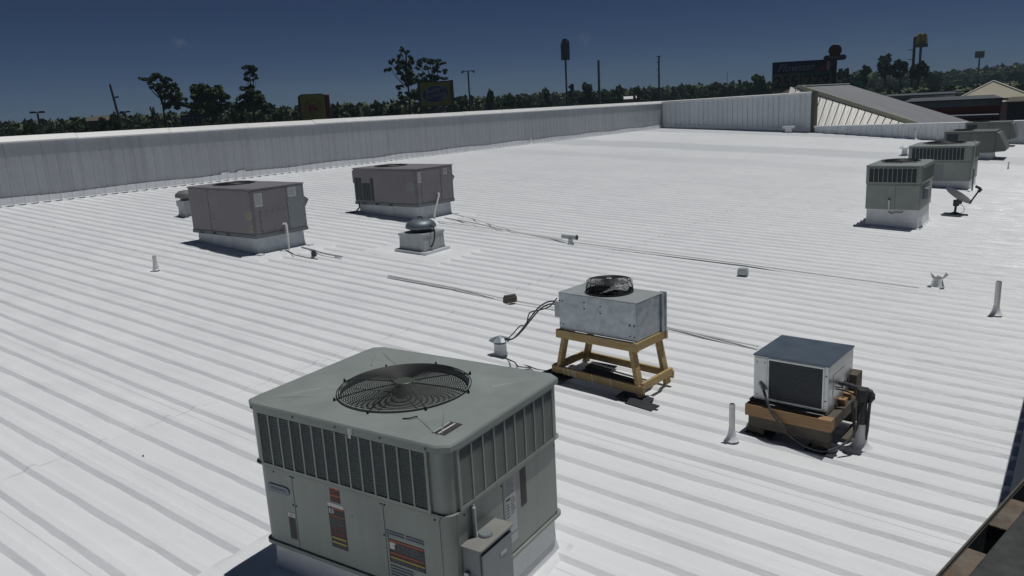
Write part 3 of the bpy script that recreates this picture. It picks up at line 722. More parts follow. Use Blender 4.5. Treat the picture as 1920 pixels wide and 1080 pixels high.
    b = B(); b.box(XR + .02, -.535, Z(.60), XR + .05, -.516, Z(.64)).box(XR + .07, -.53, Z(.58), XR + .09, -.516, Z(.62)); b.obj("latch", 'galv', eb)
    # flexible conduit from cabinet to box
    b = B()
    for i in range(17): b.ring(.0105, 0, .0042, 12, 4)
    path = [(XR + .016, -.405, Z(.97) - .0115 * i) for i in range(17)]
    b = B(); b.tube([(XR + .016, -.405, Z(.99)), (XR + .016, -.405, Z(.79))], .010, 10)
    for p in path:
        b.lathe([(.010, -.003), (.0145, 0), (.010, .003)], p, 12)
    b.obj("flexible_conduit", 'galvdull', r, smooth=True)
    pts = []
    for x in (-.62, -.455 - .015, -.455 + .012, -.1, .272, .30, .66): pts += [((x, F, Z(.955)), (0, -1, 0)), ((x, F, Z(.455)), (0, -1, 0))]
    for x in (-.475, -.446, .276, .304): pts.append(((x, F, Z(.76)), (0, -1, 0)))
    for x in (-.72, -.35, 0, .34, .66): pts.append(((x, -hy - .022, Z(1.382)), (0, -1, 0)))
    for y in (-.47, -.1, .53): pts += [((XR, y, Z(.95)), (1, 0, 0)), ((XR, y, Z(.47)), (1, 0, 0))]
    screws(r, pts, .0065)
    b = B(); b.box(-.70, fy - .008, Z(.963), .70, fy - .001, Z(.981)); b.obj("flange", 'green', r, bev=.002)
    b = B(); b.box(hx - .011, -.53, Z(.963), hx - .004, .53, Z(.981)); b.obj("flange", 'green', r, bev=.002)
    b = B(); b.box(.585, -.505, zt + .0005, .66, -.37, zt + .002); 
    lb = sticker_top(r, "top_warning_label", .600, .690, -.49, -.32, zt)
    # twig on top
    b = B(); b.tube([(.33, -.41, zt + .004), (.37, -.395, zt + .008), (.40, -.36, zt + .012)], .004, 5); b.obj("twig", 'ink', r)
    # drips of white coating
    b = B(); b.box(.10, -hy - .0235, Z(1.335), .122, -hy - .0205, Z(1.392)).box(.125, -hy - .0235, Z(1.36), .133, -hy - .0205, Z(1.395)); b.obj("paint_drip", 'paperw', r)
    curb(r, hx - .045, hy - .04, zb, 0.0, cx_)
    flashing(r, -1.14, .82, -1.02, .70, seed=3)
    return r
def sticker_top(parent, name, x0, x1, y0, y1, z):
    b = B(); b.box(x0, y0, z - .001, x1, y1, z + .001); b.mat(1)
    for (a, c_) in ((0.03, .10), (.40, .52)): b.box(x0 + (x1 - x0) * a, y0 + .01, z + .001, x0 + (x1 - x0) * c_, y1 - .01, z + .0016)
    b.mat(2)
    for a in (.16, .22, .28, .58, .64, .70, .78, .86):
        y = y0 + .015
        while y < y1 - .02: b.box(x0 + (x1 - x0) * a, y, z + .001, x0 + (x1 - x0) * (a + .03), y + .016, z + .0015); y += .022
    return b.obj(name, ['ink', 'paperw', 'labelgrey'], parent)
big_unit()

def taupe_unit(label, cx_, cy_, rot, w, d, zb_, zt_, kind):
    z0 = rz(cx_); r = thing("rooftop_air_unit", label, "air conditioner", (cx_, cy_, z0), rot, "taupe rooftop air conditioning units")
    Z = lambda z: z - z0; hx, hy = w / 2, d / 2; zb, zt = Z(zb_), Z(zt_)
    b = B(); b.box(-hx, -hy, zb + .07, hx, hy, zt - .02); b.obj("cabinet", 'taupe', r, bev=.006)
    b = B(); b.box(-hx - .01, -hy - .012, zb, hx + .01, hy + .01, zb + .068); br = b.obj("base_rail", 'fascia', r, bev=.004)
    for x in (-.80, -.35, .12):
        b = B(); b.box(x, -hy - .016, zb + .012, x + .13, -hy - .011, zb + .026); b.obj("fork_slot", 'black', r)
        b = B(); b.box(x + .005, -hy - .016, zb + .038, x + .12, -hy - .011, zb + .05); b.obj("fork_slot", 'black', r)
    b = B(); b.box(-hx - .012, -hy - .012, zt - .02, hx + .012, hy + .012, zt + .004); b.obj("top_cover", 'taupe', r, bev=.004)
    fx = -.42
    b = B(); b.lathe([(.39, 0), (.395, .010), (.375, .013), (.36, .008), (.35, -.01)], (fx, .05, zt + .004), 40); b.obj("fan_ring", 'darkgrey', r, smooth=True)
    b = B(); b.prism([(fx + .35 * math.cos(a), .05 + .35 * math.sin(a)) for a in np.linspace(0, 2 * math.pi, 33)[:-1]], zt + .005, zt + .012); b.obj("fan_opening", 'black', r)
    fan_guard(r, .37, zt + .014, n=10, rise=.012, t=.003, c=(fx, .05), seg=32)
    F = -hy - .004
    for (a, c_) in ((-hx + .02, -.38), (-.365, hx - .03)):
        if kind == 2 and a < -.9: continue
        b = B(); b.box(a, -hy - .008, zb + .085, c_, -hy + .002, zt - .035); b.obj("access_panel", 'taupe', r, bev=.003)
    if kind == 2:
        for i, (a, c_, h_) in enumerate(((-hx + .04, -hx + .14, 1), (-hx + .165, -hx + .265, 1), (-hx + .30, -hx + .375, .78), (-hx + .395, -hx + .47, .78), (-hx + .49, -hx + .565, .78), (-hx + .60, -hx + .69, 1))):
            b = B(); b.box(a, -hy - .008, zb + .10, c_, -hy + .001, zb + .10 + .53 * h_); g = b.obj("coil_slot", 'coil', r)
        for x in (-hx + .70, -.20):
            b = B(); b.box(x, -hy - .007, zb + .085, x + (.45 if x < -.3 else 1.2), -hy + .002, zt - .035); b.obj("access_panel", 'taupe', r, bev=.003)
    # right-hand end
    b = B(); b.box(hx - .002, -hy + .02, zb + .085, hx + .007, hy * .28, zt - .035); b.obj("end_panel", 'taupe', r, bev=.003)
    b = B(); b.box(hx - .002, hy * .30, zb + .085, hx + .010, hy - .02, zt - .035); b.obj("control_panel", 'taupe2' if kind == 1 else 'taupe', r, bev=.003)
    b = B(); b.box(hx + .0075, -hy + .13, zb + .11, hx + .014, hy * .18, zb + .50); b.obj("filter_door", 'taupe', r, bev=.003)
    pts = []
    for z in (zb + .12, zb + .3, zb + .49):
        for y in (-hy + .15, hy * .16): pts.append(((hx + .0145, y, z), (1, 0, 0)))
    for y in np.linspace(-hy + .15, hy * .16, 5): pts += [((hx + .0145, y, zb + .125), (1, 0, 0)), ((hx + .0145, y, zb + .485), (1, 0, 0))]
    for z in np.linspace(zb + .12, zt - .06, 5): pts += [((hx + .0105, hy * .34, z), (1, 0, 0)), ((hx + .0105, hy - .05, z), (1, 0, 0))]
    for z in np.linspace(zb + .1, zt - .06, 4): pts += [((-.372, -hy - .0085, z), (0, -1, 0)), ((hx - .05, -hy - .0085, z), (0, -1, 0))]
    screws(r, pts, .010)
    if kind == 1:
        sticker(r, "tall_white_label", 'R', -hy + .055, -hy + .215, zt - .33, zt - .09, hx + .007, 'paper', text_rows(.08, .9, 6, 'inkgrey', .1, .9, 2), label="peeling white paper label by the corner")
        sticker(r, "white_notice", 'R', hy * .36, hy - .19, zt - .23, zt - .06, hx + .010, 'paper', text_rows(.1, .9, 5, 'inkgrey', .1, .9, 2))
        sticker(r, "yellow_label", 'F', hx - .22, hx - .05, zt - .56, zt - .42, -hy - .008, 'tan', text_rows(.1, .9, 4, 'inkgrey', .1, .9, 2))
        sticker(r, "yellow_label", 'F', hx - .18, hx - .06, zt - .79, zt - .67, -hy - .008, 'tan', text_rows(.1, .9, 4, 'inkgrey', .1, .9, 2))
        sticker(r, "grey_label", 'F', -.33, -.23, zt - .60, zt - .49, -hy - .008, 'labelgrey', text_rows(.1, .9, 4, 'paper', .1, .9, 2))
    else:
        sticker(r, "tall_white_label", 'R', -hy + .04, -hy + .14, zt - .31, zt - .08, hx + .007, 'paper', text_rows(.08, .9, 6, 'inkgrey', .1, .9, 2))
        sticker(r, "round_white_label", 'R', hy * .46, hy * .66, zt - .20, zt - .07, hx + .010, 'paper', text_rows(.1, .9, 3, 'ink', .1, .9, 2))
        sticker(r, "grey_label", 'F', hx - .30, hx - .08, zt - .48, zt - .30, -hy - .008, 'taupe2', text_rows(.1, .9, 5, 'taupe', .1, .9, 2))
    # flue hood on the far face
    b = B(); b.extr([(hx - .10, hy + .0, zb + .50), (hx - .10, hy + .0, zb + .68), (hx - .10, hy + .13, zb + .60), (hx - .10, hy + .17, zb + .56), (hx - .10, hy + .08, zb + .44)], (-.26, 0, 0)); b.obj("flue_hood", 'taupe', r)
    # left-hand end: disconnect on a bracket
    if kind == 2:
        b = B(); b.box(-hx - .10, -hy + .05, zt - .36, -hx - .013, -hy + .22, zt - .06).bar((-hx - .14, -hy + .1, zt - .08), (-hx - .09, -hy + .1, zt - .35), .02, .02); b.obj("disconnect_box", 'greenold', r, bev=.004)
        b = B(); b.tube([(-hx + .12, -hy - .01, zb + .05), (-hx + .16, -hy - .03, zb - .06), (-hx + .10, -hy - .08, zb - .15), (-hx - .02, -hy - .16, zb - .19), (-hx - .18, -hy - .2, zb - .185)], .018, 8); b.obj("flexible_conduit", 'darkgrey', r, smooth=True)
    # drain
    if kind == 1: P = [(hx + .01, .02, zb + .19), (hx + .10, .02, zb + .195), (hx + .11, .02, zb + .17), (hx + .11, .02, zb - .24), (hx + .10, .01, zb - .29)]
    else: P = [(hx + .01, .05, zb + .24), (hx + .06, .03, zb + .245), (hx + .07, .02, zb + .21), (hx + .055, -.14, zb - .16), (hx + .06, -.17, zb - .28)]
    b = B(); b.tube(P, .022, 10); b.obj("drain_pipe", 'pvc', r, smooth=True)
    curb(r, hx - .085, hy - .045, zb - .002, 0, cx_, mt='curbgalv')
    b = B()                                                   # curb flange lying on the membrane
    for sx, sy in ((1, 1), (1, -1), (-1, -1)):
        x = sx * (hx - .06); y = sy * (hy - .02); b.box(min(x, x + sx * .16), y - .05, -S * x + .02, max(x, x + sx * .16), y + .05, -S * x + .05)
    b.obj("curb_flange", 'white', r)
    flashing(r, -hx - .25, hx + .45, -hy - .30, hy + .35, seed=int(cy_))
    return r
taupe_unit("taupe rooftop air unit with white labels and a white drain pipe, leftmost on the roof", -13.24, 9.19, -2.2, 2.14, 1.15, .97, 1.875, 1)
taupe_unit("taupe rooftop air unit with dark coil slots, behind the domed exhaust fan", -13.19, 13.50, -2.6, 2.14, 1.19, .97, 1.83, 2)

def tall_unit(label, cx_, cy_, w, d, zb_, zm_, zt_, nb, rot=0, variant=0, gl=.07, gr=.10):
    z0 = rz(cx_); r = thing("packaged_air_unit", label, "air conditioner", (cx_, cy_, z0), rot, "packaged rooftop air conditioning units")
    Z = lambda z: z - z0; hx, hy = w / 2, d / 2; zb, zm, zt = Z(zb_), Z(zm_), Z(zt_)
    b = B(); b.prism(rrect(hx - .012, hy - .012, .03, 3), zb, zm - .006); b.obj("lower_cabinet", 'green', r, smooth=True)
    b = B(); b.prism(rrect(hx, hy, .03, 3), zm, zt - .05); b.obj("upper_cabinet", 'green', r, smooth=True)
    b = B(); b.prism(rrect(hx - .006, hy - .006, .03, 3), zm - .0055, zm - .0005); b.obj("shadow_gap", 'black', r)
    b = B(); vs_ = []
    for (k, z) in ((1.0, zt - .05), (1.012, zt - .045), (1.012, zt - .02), (.90, zt)):
        for p in rrect(hx * k, hy * k, .03, 3): vs_.append((*p, z))
    m = len(rrect(1, 1, .1, 3)); b.add(vs_, [(i * m + k, i * m + (k + 1) % m, (i + 1) * m + (k + 1) % m, (i + 1) * m + k) for i in range(3) for k in range(m)] + [tuple(range(3 * m, 4 * m))]); b.obj("top_cover", 'greentop', r)
    R0 = min(hx, hy) * .66
    b = B(); b.lathe([(R0 + .03, -.002), (R0 + .02, .02), (R0, .024), (R0, 0)], (0, 0, zt), 36); b.obj("fan_ring", 'green', r, smooth=True)
    b = B(); b.prism([(R0 * math.cos(a), R0 * math.sin(a)) for a in np.linspace(0, 2 * math.pi, 33)[:-1]], zt + .0005, zt + .004); b.obj("fan_opening", 'black', r)
    fan_guard(r, R0 + .005, zt + .028, n=10, rise=.03, t=.004, seg=32)
    louvred_bank(r, 'F', -hx + gl, hx - gr, zm + .035, zt - .075, -hy, nb, 0)
    louvred_bank(r, 'R', -hy + .08, hy - .08, zm + .035, zt - .075, hx, max(4, int(nb * d / w)), 0)
    b = B(); b.box(-hx + .02, -hy + .003, zb + .03, .05, -hy + .014, zm - .03); b.obj("access_panel", 'green', r, bev=.003)
    b = B(); b.box(.06, -hy + .003, zb + .03, hx - .03, -hy + .014, zm - .03); b.obj("access_panel", 'green', r, bev=.003)
    for (a, c_) in ((-hy + .06, -.02), (0, hy * .5)):
        b = B(); b.box(hx - .014, a, zb + .04, hx - .004, c_, zm - .05); b.obj("access_panel", 'taupe2', r, bev=.003)
    if variant == 0:
        b = B(); b.box(hx, -hy + .25, zb + .20, hx + .09, -hy + .6, zb + .42); b.obj("disconnect_box", 'taupe2', r, bev=.004)
        b = B(); b.tube([(-.05, -hy - .03, zb + .205), (-.052, -hy - .032, zb - .01), (-.065, -hy - .04, zb - .03)], .016, 8); b.obj("drain_pipe", 'pvc', r, smooth=True)
        b = B(); b.tube([(-.052, -hy - .03, zb + .235), (-.05, -hy - .03, zb + .20)], .018, 8); b.obj("pipe_cap", 'ink', r)
        b = B(); b.tube([(-.07, -hy + .02, zb - .04), (0, -hy + .01, zb - .09), (.08, -hy + .01, zb - .05), (.2, -hy + .01, zb - .055), (.22, -hy + .012, zb - .03)], .009, 6); b.obj("drip_stain_bead", 'labelgrey', r)
    else:
        b = B(); b.box(-hx + .32, -hy + .004, zb + .06, .12, -hy - .001, zm - .10); b.obj("side_panel", 'taupe2', r, bev=.003)
        b = B(); b.tube([(hx + .03, -hy + .2, zb + .3), (hx + .03, -hy + .2, zt + .12)], .012, 8); b.obj("vent_riser", 'pvc', r)
    curb(r, hx - .04, hy - .05, zb, 0, cx_, flare=.02)
    return r
tall_unit("square grey-green air unit on tall white curb, beside the satellite dish", -3.315, 18.47, 1.07, 1.40, .57, 1.105, 1.50, 10)
tall_unit("wide grey-green air unit with fourteen-slot grille, behind the square unit", -3.50, 25.72, 1.60, 1.55, .39, .945, 1.385, 14, variant=1, gl=.10, gr=.20)

def hooded_unit(label, cx_, cy_, w, d, zb_, zt_, hood):
    z0 = rz(cx_); r = thing("hooded_air_unit", label, "air conditioner", (cx_, cy_, z0), 0, "olive hooded rooftop units")
    Z = lambda z: z - z0; hx, hy = w / 2, d / 2; zb, zt = Z(zb_), Z(zt_)
    b = B(); b.box(-hx, -hy, zb, hx, hy, zt - .03); b.obj("cabinet", 'greenold', r, bev=.006)
    b = B(); b.box(-hx - .015, -hy - .015, zt - .029, hx + .015, hy + .015, zt); b.obj("top_cover", 'greenold', r, bev=.004)
    b = B(); b.box(-hx + .08, -hy - .006, zt - .50, -hx + .46, -hy + .003, zt - .09); b.obj("coil_opening", 'coil', r)
    for a, c_ in ((-hx + .50, -.02), (0, hx - .03)):
        b = B(); b.box(a, -hy - .007, zb + .05, c_, -hy + .003, zt - .07); b.obj("access_panel", 'greenold', r, bev=.003)
    b = B(); b.extr([(hx + .001, -hy + .03, zt - .06), (hx + .10, -hy + .03, zt - .09), (hx + hood, -hy + .03, zb + .16), (hx + hood * .9, -hy + .03, zb + .05), (hx + .001, -hy + .03, zb + .02)], (0, d - .06, 0)); b.obj("intake_hood", 'greenold', r, bev=.003)
    b = B(); b.lathe([(.34, 0), (.34, .04), (.31, .045), (.30, 0)], (-hx + .55, 0, zt), 30); b.obj("fan_ring", 'darkgrey', r, smooth=True)
    curb(r, hx - .09, hy - .08, zb, 0, cx_, flare=.03)
    return r
hooded_unit("olive air unit with sloped intake hood, second farthest unit at the right edge", -3.86, 35.05, 1.68, 1.5, .44, 1.235, .38)
hooded_unit("farthest olive air unit with sloped hood, against the low parapet", -3.95, 41.55, 1.72, 1.2, .48, 1.255, .26)

# ================================================================== FANS, VENTS, CONDENSERS
def dome_fan():
    x, y = -9.99, 10.60; z0 = rz(x); r = thing("exhaust_fan", "domed aluminium exhaust fan on square white curb, in front of the slotted unit", "exhaust fan", (x, y, z0), 3)
    curb(r, .285, .30, .375, 0, x, flare=.02, mt='galvdull')
    b = B(); b.box(-.30, -.315, .34, .30, .315, .385); b.obj("curb_cap", 'galvdull', r, bev=.005)
    b = B(); b.lathe([(.20, .386), (.20, .43), (.235, .445), (.235, .47), (.19, .475)], (0, 0, 0), 32); b.obj("throat", 'darkgrey', r, smooth=True)
    b = B(); b.lathe([(.225, .44), (.278, .455), (.288, .475), (.286, .50), (.265, .545), (.215, .585), (.15, .61), (.07, .618), (0, .62)], (0, 0, 0), 40); b.obj("dome", 'dome', r, smooth=True)
    b = B(); b.ring(.283, .472, .008, 40, 6); b.obj("rim_bead", 'dome', r, smooth=True)
    b = B(); b.tube([(-.06, 0, .617), (-.05, 0, .655), (.0, 0, .665), (.05, 0, .655), (.06, 0, .617)], .008, 6).tube([(0, -.06, .617), (0, 0, .66), (0, .06, .617)], .008, 6); b.obj("lifting_loop", 'ink', r)
    b = B(); b.tube([(.28, -.05, .52), (.36, -.08, .49), (.40, -.10, .40), (.39, -.10, .30), (.35, -.10, .20), (.30, -.10, .12)], .015, 8); b.obj("flexible_conduit", 'darkgrey', r, smooth=True)
    b = B(); b.box(-.38, -.40, -.02, .38, .40, .045 - S * -.3); 
    b = B(); zf = lambda q: -S * q + .034
    for (a, c_, e, g) in ((-.37, .37, -.37, -.33), (-.37, .37, .33, .37), (.335, .375, -.33, .33), (-.375, -.335, -.33, .33)):
        b.add([(a, e, zf(a)), (c_, e, zf(c_)), (c_, g, zf(c_)), (a, g, zf(a)), (a, e, zf(a) + .05), (c_, e, zf(c_) + .05), (c_, g, zf(c_) + .05), (a, g, zf(a) + .05)], [(0, 3, 2, 1), (4, 5, 6, 7), (0, 1, 5, 4), (1, 2, 6, 5), (2, 3, 7, 6), (3, 0, 4, 7)])
    b.obj("curb_flange", 'white', r, bev=.004)
    flashing(r, -.95, .95, -.75, .80, seed=8)
dome_fan()
def mushroom_fan():
    x, y = -17.35, 10.40; z0 = rz(x); r = thing("exhaust_fan", "small weathered exhaust hood behind the leftmost taupe unit", "exhaust fan", (x, y, z0), 0)
    curb(r, .13, .15, .26, 0, x, mt='galvdull')
    b = B(); b.box(-.16, -.17, .262, .16, .17, .40); b.obj("throat", 'galvdull', r, bev=.006)
    b = B(); b.lathe([(.12, .40), (.14, .46), (.23, .47), (.24, .50), (.22, .56), (.13, .62), (0, .635)], (0, 0, 0), 26); b.obj("hood", 'greenold', r, smooth=True)
mushroom_fan()

def stand_condenser():
    x, y = -3.910, 6.90; z0 = rz(x); rot = -5
    zb, zt = .78 - z0, 1.178 - z0
    s = thing("wooden_stand", "four-legged treated pine stand carrying the galvanised condenser", "stand", (x, y, z0), rot)
    ax, ay = .475, .265
    b = B(); b.box(-ax - .03, -ay - .03, zb - .092, ax + .03, -ay + .008, zb - .002); b.obj("top_rail", 'wood', s, bev=.003)
    b = B(); b.box(-ax - .03, ay - .008, zb - .092, ax + .03, ay + .03, zb - .002); b.obj("top_rail", 'wood', s, bev=.003)
    for sx in (-1, 1):
        b = B(); b.box(sx * ax - .02, -ay + .010, zb - .090, sx * ax + .02, ay - .010, zb - .004); b.obj("top_rail", 'wood', s, bev=.003)
    for sx in (-1, 1):
        for sy in (-1, 1):
            xt, xb = sx * (ax - .055), sx * (ax + .045); zl = -S * xb
            b = B(); b.bar((xb, sy * (ay - .016), zl + .03), (xt, sy * (ay - .022), zb - .094), .045, .085, up=(0, 1, 0)); b.obj("leg", 'wood', s, bev=.004)
    for sy in (-1, 1):
        b = B(); z = .115; b.bar((-ax - .10, sy * (ay + .020), z + .012), (ax + .10, sy * (ay + .020), z - .012), .032, .078); b.obj("lower_rail", 'wood', s, bev=.003)
    for sx in (-1, 1):
        b = B(); b.bar((sx * (ax + .075), -ay - .02, .135), (sx * (ax + .075), ay + .02, .135), .034, .078); b.obj("lower_rail", 'wood', s, bev=.003)
    b = B()
    for u in (-.42, -.36, -.30, -.27, -.05, .18):
        b.bar((u, -ay - .0375, .155), (u + .02, -ay - .0375, .082), .002, .008)
    b.obj("paint_drips", 'paperw', s)
    for (u, v, w_, h_, rr) in ((-.50, -.30, .34, .20, -6), (.47, -.30, .34, .18, 5), (.62, -.40, .30, .16, 0), (-.28, .20, .30, .20, 12), (.0, .05, .75, .14, 0)):
        p = Matrix.Rotation(R(rot), 3, 'Z') @ Vector((u, v, 0)); X, Y = x + p.x, y + p.y
        o = B().box(-w_ / 2, -h_ / 2, 0, w_ / 2, h_ / 2, .014).obj("rubber_pad", 'rubber', None, bev=.003, loc=(X, Y, rz(X) + .030)); o.rotation_euler = (0, math.atan(S), R(rot + rr))
        RUBBER.append(o)
    c = thing("condenser_unit", "galvanised condenser box with black fan guard on the wooden stand", "condenser", (x, y, z0), rot)
    b = B(); b.box(-.478, -.255, zb, .478, .255, zt - .004); b.obj("casing", 'galv', c, bev=.004)
    b = B(); b.box(-.481, -.258, zt - .0035, .481, .258, zt + .002); b.obj("top_sheet", 'rusttop', c, bev=.002)
    b = B(); b.box(.496, -.20, zb + .03, .515, .285, zt - .02); 
    b = B(); b.box(.430, .256, zb - .01, .504, .283, zt + .006).box(.4795, .20, zb - .005, .497, .255, zt - .004); b.obj("corner_flange", 'galv', c, bev=.002)
    b = B(); b.box(-.585, -.20, zb + .10, -.4795, .02, zb + .27); b.obj("junction_box", 'galvdull', c, bev=.004)
    pts = [((u, -.256, z), (0, -1, 0)) for u, z in ((-.47, zt - .09), (-.43, zt - .09), (-.47, zb + .06), (-.43, zb + .055), (-.15, zt - .07), (-.15, zt - .14), (.05, zt - .09), (.05, zt - .16), (.40, zb + .17), (.45, zb + .17), (.40, zb + .05), (.45, zb + .05), (.40, zt - .24), (.45, zt - .24))]
    screws(c, pts, .008)
    # wire basket guard
    g = B(); cc = (-.02, .02)
    for i in range(9): g.ring(.245 - .004 * i * i / 9, zt + .012 + .0125 * i, .0022, 40, 4, cc)
    for i in range(16): rr = .235 - .0135 * i; g.ring(rr, zt + .122 + .022 * (1 - (rr / .24) ** 2), .0022, 40, 4, cc)
    for k in range(20):
        a = 2 * math.pi * k / 20; ca, sa = math.cos(a), math.sin(a)
        g.tube([(cc[0] + q * ca, cc[1] + q * sa, zt + h_) for q, h_ in ((.245, .002), (.243, .06), (.236, .112), (.21, .128), (.12, .14), (.03, .146))], .0024, 5)
    g.obj("fan_guard", 'wire', c, smooth=True)
    b = B(); b.lathe([(.25, 0), (.25, .018), (.24, .018), (.24, 0)], (cc[0], cc[1], zt + .002), 40); b.obj("fan_ring", 'darkgrey', c, smooth=True)
    b = B(); b.lathe([(0, .004), (.225, .004)], (cc[0], cc[1], zt + .002), 40); b.obj("fan_opening", 'black', c)
    b = B(); b.lathe([(0, .10), (.05, .10), (.055, .08), (.055, .02), (0, .02)], (cc[0], cc[1], zt), 18); b.obj("fan_motor", 'darkgrey', c, smooth=True)
    for k in range(4):
        a0 = R(35 + 90 * k); b = B(); vs_, fs = [], []
        for i in range(4):
            rr = .055 + .15 * i / 3
            for j in range(4):
                a = a0 + (j / 3 - .5) * 1.0; vs_.append((cc[0] + rr * math.cos(a), cc[1] + rr * math.sin(a), zt + .055 + (j / 3 - .5) * .055))
        b.add(vs_, [(i * 4 + j, i * 4 + j + 1, i * 4 + j + 5, i * 4 + j + 4) for i in range(3) for j in range(3)]); b.obj("fan_blade", 'galvdull', c, smooth=True)
    # cables to the rain cap vent, hanging free
    q = Matrix.Rotation(R(rot), 3, 'Z'); J = Vector((x, y, 0)) + q @ Vector((-.605, -.1, 0)); J2 = Vector((x, y, 0)) + q @ Vector((-.50, -.256, 0)); V = Vector((-5.30, 6.86, rz(-5.3) + .20))
    for i, (st, sag, lab) in enumerate(((Vector((J.x, J.y, zb + z0 + .24)), .02, "upper dark cable hanging between condenser box and rain cap vent"), (Vector((J.x, J.y, zb + z0 + .20)), .035, "middle dark cable hanging between condenser box and rain cap vent"), (Vector((J2.x, J2.y - .0, zb + z0 + .33)), -.07, "lowest grey cable drooping between condenser box and rain cap vent"))):
        P = [st, st + Vector((-.10, -.02, .0 + .01 * i))]
        if i == 2: P = [st, st + Vector((-.09, -.02, -.10)), st + Vector((-.22, -.03, -.15)), st + Vector((-.33, -.05, -.19)), st + Vector((-.36, -.08, -.33))]
        a = P[-1]; ln = 5
        for k in range(1, ln + 1):
            t = k / ln; e = t * t * (3 - 2 * t)
            P.append(Vector((a.x + (V.x - a.x) * t, a.y + (V.y - a.y) * t + .012 * (i - 1) * math.sin(t * 3.1), a.z + (V.z + .008 * i - a.z) * e - (.02 + sag * .5) * math.sin(t * math.pi))))
        b = B(); b.tube(smooth_path(P, 4), .0085 if i < 2 else .007, 7); o = b.obj("power_cable", 'insul' if i < 2 else 'darkgrey', None, smooth=True); tag(o, lab, "cable")
    return c
def smooth_path(P, n=4):
    P = [Vector(p) for p in P]; out = []
    for i in range(len(P) - 1):
        p0, p1, p2, p3 = P[max(i - 1, 0)], P[i], P[i + 1], P[min(i + 2, len(P) - 1)]
        for k in range(n):
            t = k / n; out.append(.5 * ((2 * p1) + (p2 - p0) * t + (2 * p0 - 5 * p1 + 4 * p2 - p3) * t * t + (3 * p1 - p0 - 3 * p2 + p3) * t ** 3))
    out.append(P[-1]); return out
RUBBER = []
stand_condenser()
for o, l in zip(RUBBER, ("black rubber pad under the left front leg of the wooden stand", "black rubber pad under the right front leg of the wooden stand", "outermost black rubber pad curling in front of the wooden stand", "dark rubber pad under the back left leg of the wooden stand", "long dark rubber strip lying between the legs of the wooden stand")):
    tag(o, l, "rubber pad", "rubber pads under the wooden stand")

